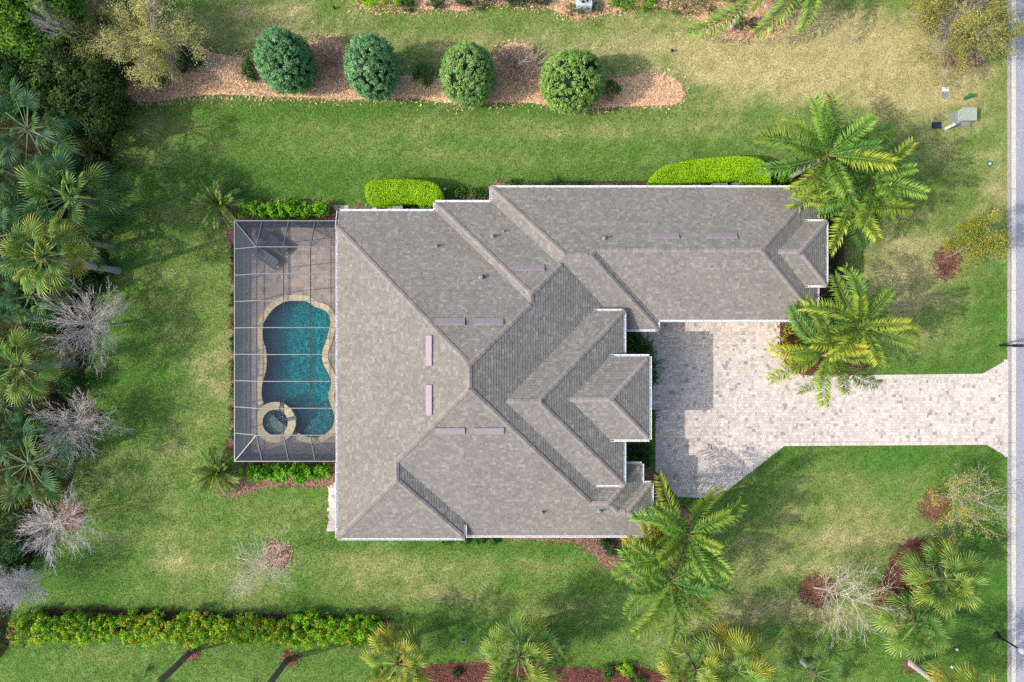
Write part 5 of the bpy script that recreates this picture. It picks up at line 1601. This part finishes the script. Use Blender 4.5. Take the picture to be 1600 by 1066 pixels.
GREY = (.62, .56, .525); PALE = (.72, .66, .54)
BARE = dict(h0=3.6, r0=.06, levels=3, n=[34, 11, 5], ang=[(30, 88), (16, 42), (16, 45)], ratio=[.58, .46, .45], rr=[.30, .62, .8], lift=[0, .015, .02, .02], wig=.07, rmin=.0062)
BARE['from'] = [.28, .15, .2]
THIN = dict(h0=4.6, r0=.06, levels=3, n=[17, 7, 4], ang=[(38, 72), (25, 60), (20, 60)], ratio=[.52, .55, .5], rr=[.45, .6, .7], lift=[0, .03, .02, .0], wig=.13, rmin=.006)
THIN['from'] = [.3, .2, .2]
bare_lib = [tree_meshes(200 + k, BARE, (.33, .29, .26), GREY) for k in range(2)]
thin_lib = [tree_meshes(210 + k, THIN, (.40, .36, .31), PALE) for k in range(2)]

def extent(me, q=.93):
    co = np.empty(len(me.vertices) * 3, dtype=np.float32); me.vertices.foreach_get('co', co)
    co = co.reshape(-1, 3); return np.quantile(np.hypot(co[:, 0], co[:, 1]), q), co[:, 2].max()

def bare_tree(px, py, rpx, hc, lib, rot, label, group, leaf=None, seed=0, name='bare_tree'):
    """px,py crown centre, hc height of the crown centre"""
    c = P(px, py, hc); k = (1 - hc / CAM_H) / SCALE
    a, b, tips = lib
    R, top = extent(b)
    s = rpx * k / R
    sz = hc * 1.45 / top
    t = thing(name, label, 'tree', (c.x, c.y, 0), rot, group)
    link('trunk', a, t, sc=(s, s, sz)); link('branches', b, t, sc=(s, s, sz))
    if leaf:
        r = np.random.RandomState(seed)
        tp = np.array([tuple(p) for p, d in tips]) * np.array([s, s, sz])
        if 'gap' in leaf:      # leaves gather in tufts, with bare twigs between
            q_ = fbm(tp[:, 0] * 1.1 + 20 + tp[:, 2] * .5, tp[:, 1] * 1.1 + 20, 60 + seed, 2)
            tp = tp[q_ > np.quantile(q_, leaf['gap'])]
        ex = np.repeat(tp, leaf['per'], 0); ex = ex + r.normal(size=ex.shape) * leaf['rad']
        tc = mixcol(r, len(tp), leaf['cols'], .25)
        if 'bias' in leaf:     # thinner on one side of the crown
            keep = r.rand(len(ex)) < np.clip(.55 + leaf['bias'][0] * ex[:, 0] / (R * s) + leaf['bias'][1] * ex[:, 1] / (R * s), .08, 1)
        else: keep = np.ones(len(ex), bool)
        col = np.repeat(tc, leaf['per'], 0) * r.uniform(.75, 1.25, (len(ex), 1))
        ex = ex[keep]; col = col[keep]
        nr = r.normal(size=ex.shape) + np.array([0, 0, 1.0])
        link('crown', leaves(ex, nr, leaf['L'] * r.uniform(.7, 1.3, len(ex)), leaf['W'], col, r, 'crown', M['leaf_matt']), t)
    return t
BG_ = 'bare grey trees along the west edge'
bare_tree(130, 502, 66, 3.6, bare_lib[0], .4, 'bare grey tree below the leaning palm trunk, the most northern of the bare ones', BG_)
bare_tree(98, 656, 60, 3.2, bare_lib[1], 1.2, 'bare grey tree between the short trunked fan palm and the sprawling fan palm', BG_)
bare_tree(60, 828, 60, 3.4, bare_lib[0], 3.0, 'bare grey tree with a mulch ring west of the lawn, north of the long hedge', BG_)
bare_tree(8, 936, 36, 3.6, bare_lib[1], 4.4, 'bare whitish tree cut by the left photo edge at the end of the long hedge', BG_,
          leaf=dict(per=2, rad=.10, cols=[(.62, .60, .64), (.52, .50, .55)], L=.08, W=.02), seed=5)
PB = 'pale bare trees standing in mulch rings'
bare_tree(400, 897, 52, 3.9, thin_lib[0], 2.2, 'thin pale bare tree in a mulch ring on the lawn south of the pool', PB)
bare_tree(1312, 952, 76, 3.3, thin_lib[1], .3, 'wide pale bare tree with few yellow leaves in the front lawn', PB,
          leaf=dict(per=3, rad=.10, cols=[(.42, .38, .10), (.36, .34, .10)], L=.07, W=.035), seed=6)
YELL = dict(per=10, rad=.13, cols=[(.52, .45, .08), (.42, .40, .08), (.58, .46, .10), (.34, .36, .07)], L=.09, W=.045)
sp = dict(THIN); sp['h0'] = 4.2
yl_a = tree_meshes(231, sp, (.30, .26, .22), (.46, .42, .34)); yl_b = tree_meshes(232, sp, (.30, .26, .22), (.40, .35, .27)); yl_c = tree_meshes(233, BARE, (.27, .24, .2), (.42, .38, .3))
bare_tree(1510, 792, 62, 3.0, yl_a, 1.0, 'sparse yellow leaved tree with bare twigs beside the street', None, dict(YELL, per=7, bias=(-.45, .35)), 7, 'young_tree')
bare_tree(1527, 393, 50, 2.9, yl_b, 0.5, 'small leafy yellow green tree in a red mulch ring by the street', None,
          dict(YELL, per=28, gap=.2, cols=[(.24, .33, .05), (.36, .37, .05), (.17, .27, .04), (.48, .42, .06)], bias=(-.1, .55), L=.09), 8, 'young_tree')
bare_tree(1542, 8, 86, 4.4, yl_c, .0, 'large yellow olive tree in the top right corner over the street', None,
          dict(YELL, per=17, rad=.14, gap=.38, cols=[(.42, .40, .11), (.33, .35, .09), (.52, .46, .12), (.27, .30, .085)], L=.10, W=.045), 9, 'street_tree')
bare_tree(208, 28, 76, 4.6, yl_c, 2.1, 'large pale yellow tree at the north end of the woods', None,
          dict(YELL, per=11, rad=.14, gap=.33, cols=[(.62, .57, .19), (.53, .52, .19), (.70, .63, .23), (.42, .45, .14)], L=.095, W=.042), 10, 'yellow_tree')
bare_tree(150, 52, 44, 3.6, yl_b, 4.0, 'smaller olive tree between the pale yellow tree and the green woods', None,
          dict(YELL, per=10, rad=.16, cols=[(.32, .33, .08), (.40, .37, .09), (.24, .26, .06)], L=.10, W=.045), 12, 'yellow_tree')
SHR = dict(h0=.7, r0=.05, levels=3, n=[16, 8, 4], ang=[(10, 75), (15, 45), (15, 50)], ratio=[1.9, .5, .5], rr=[.5, .6, .7], lift=[0, .05, .03, .0], wig=.11, rmin=.008)
SHR['from'] = [.1, .15, .2]
sh_lib = [tree_meshes(241, SHR, (.28, .19, .13), (.46, .33, .23)), tree_meshes(242, SHR, (.28, .2, .14), (.44, .34, .25))]
SB = 'bare shrubs between the round clipped trees'
bare_tree(514, 88, 42, 1.5, sh_lib[0], .2, 'bare brown shrub between the two blue green round trees', SB, name='bare_shrub')
bare_tree(808, 98, 42, 1.4, sh_lib[1], 1.9, 'bare brown shrub between the mid green and the yellow green round trees', SB, name='bare_shrub')
bare_tree(72, 30, 26, 5.5, bare_lib[1], 1.9, 'dead grey branches sticking out of the green tree in the top left corner', None, name='dead_tree')

# broadleaf trees of the woods
def wood_tree(px, py, rpx, h, style, label, seed, zr=.34, group='broadleaf trees in the north west woods'):
    hc = h * .66
    c = P(px, py, hc); k = (1 - hc / CAM_H) / SCALE; R = rpx * k
    t = thing('broadleaf_tree', label, 'tree', (c.x, c.y, 0), 0, group)
    st = STYLES[style]
    nc = int(60 * R ** 1.5) + 60
    link('crown', blob_crown(seed, R, R, h * zr, hc, nc, st['per'] + 6, .40, st['L'] * 1.15, st['W'] * 1.15, st['cols'], shell=(.35, 1.0), low=-.5, warp=.35, m=M['leaf_matt'], name='crown'), t)
    rs = random.Random(seed); mb = MB()
    mb.tube([(0, 0, -.1), (rs.uniform(-.15, .15), rs.uniform(-.15, .15), h * .35), (rs.uniform(-.2, .2), rs.uniform(-.2, .2), h * .75)], [.17, .12, .06], 8, BARK)
    mb.build('trunk', M['bark'], t)
    mb = MB()
    for i in range(9):
        a = rs.uniform(0, 6.28); q = rs.uniform(.5, .95) * R; z = h * rs.uniform(.35, .55)
        mb.tube([(0, 0, z), (q * .5 * math.cos(a), q * .5 * math.sin(a), z + h * .15), (q * math.cos(a), q * math.sin(a), z + h * rs.uniform(.15, .32))], [.06, .04, .015], 5, (.24, .20, .16))
    mb.build('limb', M['bark'], t)
STYLES['wgreen'] = dict(STYLES['wood'], cols=[(.12, .26, .025), (.17, .33, .03), (.08, .19, .022), (.22, .37, .04)])
STYLES['wdark'] = dict(STYLES['wood'], cols=[(.035, .10, .022), (.048, .125, .026), (.028, .08, .02), (.065, .15, .03)])
wood_tree(20, 22, 52, 7.0, 'wgreen', 'bright green broadleaf tree filling the top left corner', 301)
wood_tree(92, 12, 38, 6.4, 'wgreen', 'green broadleaf tree at the top edge next to the corner tree', 302)
wood_tree(38, 66, 40, 6.2, 'wgreen', 'light green broadleaf tree just below the corner tree', 303)
wood_tree(86, 66, 30, 5.6, 'wgreen', 'light green broadleaf tree next to the dead grey branches', 304)
wood_tree(12, 116, 38, 5.6, 'wdark', 'dark green broadleaf tree on the left photo edge above the long stalked fan palm', 305)
wood_tree(66, 112, 36, 4.8, 'wood', 'dark olive broadleaf tree in the middle of the north west woods', 306)
wood_tree(118, 102, 40, 4.6, 'wood', 'dark broadleaf tree below the olive tree', 307)
wood_tree(165, 132, 34, 3.6, 'wood', 'dull green broadleaf tree at the edge of the pine straw', 308)
wood_tree(120, 150, 34, 3.9, 'wood', 'dull green broadleaf tree between the long stalked palm and the pine straw', 309)
wood_tree(160, 180, 34, 3.2, 'wood', 'low olive green broadleaf tree at the lawn edge north of the fan palms', 310)
wood_tree(100, 196, 22, 3.0, 'wdark', 'small dark broadleaf tree right of the long stalked fan palm', 311)
wood_tree(192, 108, 24, 2.6, 'olive', 'small brownish broadleaf tree under the pale yellow tree', 312)
# undergrowth between the palms
UG = 'bushes under the palms along the west edge'
ug = [(112, 250, 20, 'wdark', 'small bright dark bush just north of the broad fan palm'), (20, 310, 26, 'wood', 'bush in the shade between the left edge palms'), (100, 430, 30, 'wdark', 'dark bush under the leaning grey trunk'),
      (20, 440, 26, 'wdark', 'dark bush left of the shaded fan palm'), (84, 540, 26, 'olive', 'olive brown bush under the most northern bare tree'), (60, 620, 24, 'olive', 'olive bush south of the short trunked fan palm'), (20, 700, 28, 'olive', 'olive bush beside the left edge palms'),
      (70, 770, 36, 'olive', 'low olive bush on the lawn edge south of the sprawling fan palm'), (20, 762, 30, 'olive', 'olive bush on the left photo edge south of the sprawling fan palm'), (104, 716, 20, 'olive', 'low olive bush at the lawn edge beside the sprawling fan palm'),
      (40, 660, 22, 'wood', 'green bush under the middle bare tree'), (22, 860, 26, 'wdark', 'dark bush under the southern bare tree'), (150, 345, 20, 'wdark', 'dark bush under the fan palm nearest the lawn'), (50, 300, 22, 'wdark', 'dark bush left of the broad fan palm'),
      (80, 500, 22, 'wdark', 'dark bush behind the most northern bare tree'), (14, 540, 20, 'wood', 'bush at the left photo edge above the short trunked palm'), (62, 340, 18, 'wood', 'bush between the broad and the bright fan palms'), (130, 232, 18, 'olive', 'small grey green bush at the lawn edge below the woods'),
      (160, 262, 22, 'wood', 'green bush at the lawn edge north of the broad fan palm'), (84, 256, 24, 'wdark', 'dark bush south of the long stalked fan palm'), (20, 170, 26, 'wdark', 'dark bush on the left photo edge above the long stalked fan palm'),
      (90, 222, 20, 'wood', 'green bush touching the tips of the long stalked fan palm'), (24, 334, 22, 'wdark', 'dark bush between the left edge palms and the bright fan palm'), (130, 442, 24, 'wdark', 'dark bush between the grey trunk and the most northern bare tree'),
      (20, 480, 26, 'wdark', 'dark bush on the left photo edge by the shaded fan palm'), (110, 596, 24, 'wdark', 'dark bush at the foot of the short pale palm trunk'), (84, 700, 24, 'wood', 'green bush under the twigs of the middle bare tree'), (14, 800, 26, 'wood', 'green bush on the left photo edge north of the southern bare tree'),
      (84, 380, 20, 'wdark', 'dark bush behind the bright fan palm'), (150, 412, 18, 'wood', 'green bush at the foot of the grey leaning trunk'), (12, 890, 24, 'wdark', 'dark bush on the left photo edge above the whitish tree')]
for i, (x, y, r_, s_, lb) in enumerate(ug): shrub(x, y, r_, r_ * .85, 1.2 + .03 * r_, s_, lb, 'bush', UG, 'bush', 400 + i)

# low undergrowth that hides the soil of the woods
r = np.random.RandomState(91)
n_ = 13000
xs = [p[0] for p in WOODS]; ys = [p[1] for p in WOODS]
x = r.uniform(-36, max(xs) + .4, n_); y = r.uniform(-26, 26, n_)
k = in_poly(x + r.normal(0, .35, n_), y + r.normal(0, .35, n_), WOODS)
dn = fbm(x * .5, y * .5, 71, 3)
k &= r.rand(n_) < np.clip((dn - .30) * 4, .12, 1)
x = x[k]; y = y[k]; m_ = len(x)
tone = fbm(x * .35 + 4, y * .35, 77, 2)[:, None]
c0 = np.array([.024, .06, .015]); c1 = np.array([.17, .175, .048])
cc = c0 * (1 - np.clip((tone - .35) * 2.6, 0, 1)) + c1 * np.clip((tone - .35) * 2.6, 0, 1)
per = 26
pos = np.repeat(np.stack([x, y, np.full(m_, .16)], 1), per, 0) + r.normal(size=(m_ * per, 3)) * np.array([.17, .17, .09])
pos[:, 2] = np.abs(pos[:, 2]) + .02
col = np.repeat(cc * r.uniform(.7, 1.3, (m_, 1)), per, 0) * r.uniform(.6, 1.4, (m_ * per, 1))
nr = r.normal(size=(m_ * per, 3)) * .7 + np.array([0, 0, 1.0])
ugo = link('undergrowth', leaves(pos, nr, r.uniform(.06, .15, m_ * per), .045, col, r, 'undergrowth', M['leaf_matt']))
tag(ugo, 'low weeds and leaf litter under the trees along the west edge', 'undergrowth', kind='stuff')

# shrubs in the beds
shrub(292, 74, 15, 17, 1.3, 'dark', 'dark green rounded shrub, upper one of a touching pair in the pine straw')
shrub(297, 96, 18, 19, 1.4, 'dark', 'dark green rounded shrub, lower one of a touching pair in the pine straw')
shrub(389, 107, 12, 19, 1.1, 'mid', 'leafy green shrub against the westernmost round tree')
shrub(662, 116, 17, 17, 1.0, 'mid', 'small leafy green shrub between two round clipped trees')
shrub(957, 139, 13, 14, .9, 'mid', 'small leafy green shrub at the foot of the largest round tree')
shrub(245, 122, 14, 10, .5, 'olive', 'straggly low plant on the pine straw below the pale yellow tree')
shrub(600, 0, 42, 11, .9, 'lime', 'lime green shrub row at the top edge', 'hedge')
shrub(637, 6, 10, 8, .6, 'grassy', 'dark spiky plant at the end of the lime shrub row')
shrub(680, 1, 16, 8, .8, 'dark', 'small dark shrub at the top edge west of the dark hedge')
shrub(735, 1, 34, 11, .9, 'dark', 'dark green shrub at the top edge above the round trees', 'hedge')
shrub(820, -2, 48, 9, .9, 'dark', 'long dark green shrub at the top edge west of the air conditioner', 'hedge')
shrub(984, -1, 38, 12, 1.0, 'bright', 'bright green shrub at the top edge east of the clipped shrubs', 'hedge')
shrub(1072, 6, 32, 15, 1.1, 'clip', 'clipped box shaped dark hedge at the top edge', 'hedge')
shrub(1128, -8, 26, 10, 1.0, 'bright', 'bright green shrub at the top edge beside the hanging frond')
KG = 'small clipped shrubs in the salmon mulch bed'
for (x, y, rx, ry, lb) in ((892, 14, 8, 9, 'left one of three small clipped shrubs below the pale air conditioner'), (911, 17, 8, 10, 'middle one of three small clipped shrubs below the pale air conditioner'), (935, 13, 7, 10, 'right one of three small clipped shrubs below the pale air conditioner'),
                           (1114, 20, 9, 9, 'clipped green ball nearest the box shaped hedge'), (1158, 36, 9, 9, 'clipped green ball half under the hanging palm frond'), (1178, 35, 7.5, 7, 'clipped green ball east of the hanging palm frond')):
    shrub(x, y, rx, ry, .75, 'clip', lb, 'shrub', KG)
# along the house
CR = 'yellow and dark croton shrubs beside the driveway'
for (x, y, r_, lb) in ((1240, 508, 17, 'croton shrub against the garage wall at the driveway edge'), (1262, 500, 15, 'croton shrub against the garage wall, second from the driveway edge'), (1234, 540, 16, 'croton shrub at the curve of the bed beside the driveway'), (1256, 556, 17, 'croton shrub under the yellow frond tips at the driveway'), (1285, 508, 16, 'croton shrub below the garage corner')):
    shrub(x, y, r_, r_, .9, 'croton', lb, 'shrub', CR)
shrub(1033, 800, 12, 22, .8, 'clip', 'clipped dark green hedge along the east wall at the south east corner', 'hedge')
shrub(1036, 838, 16, 16, 1.0, 'croton', 'yellow croton shrub at the south east corner of the eaves')
shrub(1012, 852, 20, 14, .9, 'croton', 'yellow croton shrub below the south east eave')
shrub(962, 856, 22, 14, .5, 'dark', 'low dark green shrub in the curved bed, nearest the south wall')
shrub(984, 878, 16, 13, .5, 'dark', 'low dark green shrub in the curved bed, under the yellower feather palm')
shrub(945, 846, 14, 10, .5, 'dark', 'low dark green shrub in the curved bed, the western end')
shrub(1222, 272, 18, 20, .95, 'bright', 'bright leafy shrub beside the eastern end of the lime hedge')
shrub(1262, 300, 22, 18, 1.1, 'mid', 'green shrub at the north east house corner under the feather palms')
shrub(1300, 318, 22, 22, 1.0, 'dark', 'dark green shrub at the garage bay under the feather palms')
shrub(1300, 268, 24, 16, 1.0, 'dark', 'dark shrub between the trunks of the feather palms')
shrub(1304, 390, 11, 42, .8, 'dark', 'dark green shrub row along the garage bay wall', 'hedge')
shrub(1296, 470, 12, 14, .7, 'mid', 'green shrub south of the garage bay')
for (x, y, r_, lb) in ((718, 301, 16, 'low green shrub in the shade of the shorter lime hedge'), (745, 304, 17, 'low mixed shrub by the step of the north wall'), (800, 290, 14, 'low shrub against the north wall, westernmost'), (826, 291, 13, 'low shrub against the north wall, second'), (866, 290, 16, 'low shrub against the north wall, third'), (905, 291, 13, 'low shrub against the north wall, fourth')):
    shrub(x, y, r_, r_ * .7, .6, 'mid', lb, 'shrub', 'low shrubs along the north wall')
def strap_clump(px, py, rpx, h, label, seed, n=60, col=(.045, .13, .02)):
    c = P(px, py, h * .4); k = 1 / SCALE; R = rpx * k
    t = thing('strap_leaf_plant', label, 'plant', (c.x, c.y, .03), 0, 'strap leaved plants by the front walls')
    rs = random.Random(seed); mb = MB()
    for i in range(n):
        a = rs.uniform(0, 6.283); L = R * rs.uniform(.6, 1.15); w = rs.uniform(.018, .032); hh = h * rs.uniform(.7, 1.25)
        o = Vector((rs.gauss(0, .25) * R * .6, rs.gauss(0, .25) * R * .6, 0)); d = Vector((math.cos(a), math.sin(a), 0)); s = Vector((-d.y, d.x, 0)) * w
        v = rs.uniform(.6, 1.5); cc = tuple(x * v for x in col)
        pts = [o, o + d * L * .3 + Vector((0, 0, hh)), o + d * L * .7 + Vector((0, 0, hh * .95)), o + d * L + Vector((0, 0, hh * .45))]
        mb.add([pts[0] - s, pts[0] + s, pts[1] + s, pts[1] - s, pts[2] + s, pts[2] - s, pts[3]], [(0, 1, 2, 3), (3, 2, 4, 5), (5, 4, 6)], cc)
    mb.build('leaves', M['leaf'], t)
for i, (x, y, r_, lb) in enumerate(((990, 530, 20, 'strap leaved plant in the corner between garage and porch'), (1006, 546, 22, 'strap leaved plant at the driveway edge in the garage corner'), (1014, 572, 22, 'strap leaved plant beside the porch eave, upper one'), (1012, 592, 16, 'strap leaved plant beside the porch eave, second'), (992, 555, 18, 'strap leaved plant close to the raised front wall'),
                                     (1010, 650, 18, 'dark strap leaved plant in the shade south of the porch'), (1008, 668, 16, 'dark strap leaved plant by the porch corner'))):
    strap_clump(x, y, r_, .75, lb, 500 + i, 70)
for i, (x, y) in enumerate(((1006, 700), (1005, 720), (990, 705))):
    shrub(x, y, 13, 13, .7, 'dark', ('dark shrub in the shade between porch and south east corner, nearest the porch', 'dark shrub in the shade beside the south east step', 'dark shrub in the shade against the raised front wall')[i])
for i, (x, y, r_, s_, lb) in enumerate(((714, 1051, 9, 'dark', 'small dark plant in the red mulch between the bottom fan palms, left one'), (776, 1052, 9, 'dark', 'small dark plant in the red mulch beside the middle fan palm'), (948, 1052, 13, 'mid', 'small green shrub in the red mulch, western of three'), (975, 1048, 14, 'lime', 'small yellow green shrub in the red mulch, middle of three'), (995, 1056, 12, 'mid', 'small green shrub in the red mulch, eastern of three'),
                                        (1440, 880, 8, 'dark', 'small dark plant at the edge of the kidney shaped bed'))):
    shrub(x, y, r_, r_, .45, s_, lb, 'shrub', 'small shrubs in the red mulch')
# flowering row along the south wall
for i, x in enumerate((698, 726, 748, 770)):
    shrub(x, 846, 9, 4, .35, 'mid', ('low green plant at the south wall, nearest the wing', 'low green plant at the south wall by the step of the wing', 'low green plant at the south wall east of the step', 'low green plant at the south wall, easternmost')[i], 'plant', 'low plants along the south wall')
# narrow planting along the west side of the screen
rs = random.Random(77)
for i in range(9):
    y = 395 + i * 36
    shrub(364, y, 5, 14, .35, 'olive' if i % 2 else 'mid', ('low sparse plant west of the screen, nearest the dwarf palm at its north corner', 'low sparse plant west of the screen, level with the sun loungers', 'low sparse plant west of the screen, just north of the pool', 'low sparse plant west of the screen, level with the top of the pool', 'low sparse plant west of the screen, beside the upper pool curve', 'low sparse plant west of the screen, level with the pool waist', 'low sparse plant west of the screen, beside the lower pool curve', 'low sparse plant west of the screen, level with the hot tub', 'low sparse plant west of the screen, nearest the dwarf palm at its south corner')[i], 'plant', 'low plants along the west side of the screen', seed=900 + i)

# ------------------------------------------------------------------ grass blades over the lawn
r = np.random.RandomState(7)
NB = 560000
x = r.uniform(-33, 31.2, NB); y = r.uniform(-23, 23, NB)
keep = (x < KERB_X - .02) & ~in_poly(x, y, DRIVE) & ~((x > DECK[0] - .05) & (x < DECK[1]) & (y > DECK[2] - .05) & (y < DECK[3] + .05)) & ~in_poly(x, y, G(HOUSE_PX)) & ~in_poly(x + r.normal(0, .5, NB), y + r.normal(0, .5, NB), WOODS)
for (wx0, wy0, wx1, wy1) in ((514, 726, 545, 830), (517, 321, 545, 347)):
    a_ = P(wx0, wy1); b_ = P(wx1, wy0)
    keep &= ~((x > a_.x) & (x < b_.x) & (y > a_.y) & (y < b_.y))
for bpoly in BEDS:
    xs = [p[0] for p in bpoly]; ys = [p[1] for p in bpoly]
    idx = np.where(keep & (x > min(xs)) & (x < max(xs)) & (y > min(ys)) & (y < max(ys)))[0]
    keep[idx[in_poly(x[idx] + r.normal(0, .11, len(idx)), y[idx] + r.normal(0, .11, len(idx)), bpoly)]] = False
x = x[keep]; y = y[keep]; n = len(x)
col = lawn_rgb(x, y) * r.uniform(.72, 1.3, (n, 1))
yel = r.rand(n, 1); col = np.where(yel > .93, col * np.array([1.45, 1.2, 1.1]), col)
a_ = r.uniform(0, 2 * math.pi, n); ln = r.uniform(.06, .15, n); w = r.uniform(.014, .026, n); hz = r.uniform(.02, .055, n)
V = np.empty((n, 3, 3))
V[:, 0] = np.stack([x - np.sin(a_) * w, y + np.cos(a_) * w, np.full(n, .003)], 1)
V[:, 1] = np.stack([x + np.sin(a_) * w, y - np.cos(a_) * w, np.full(n, .003)], 1)
V[:, 2] = np.stack([x + np.cos(a_) * ln, y + np.sin(a_) * ln, hz], 1)
grass = link('grass', np_mesh('grass', V.reshape(-1, 3), np.arange(n * 3).reshape(-1, 3), M['grass'], np.repeat(col, 3, 0)))
tag(grass, 'short mown grass covering the lawn', 'grass', kind='stuff')
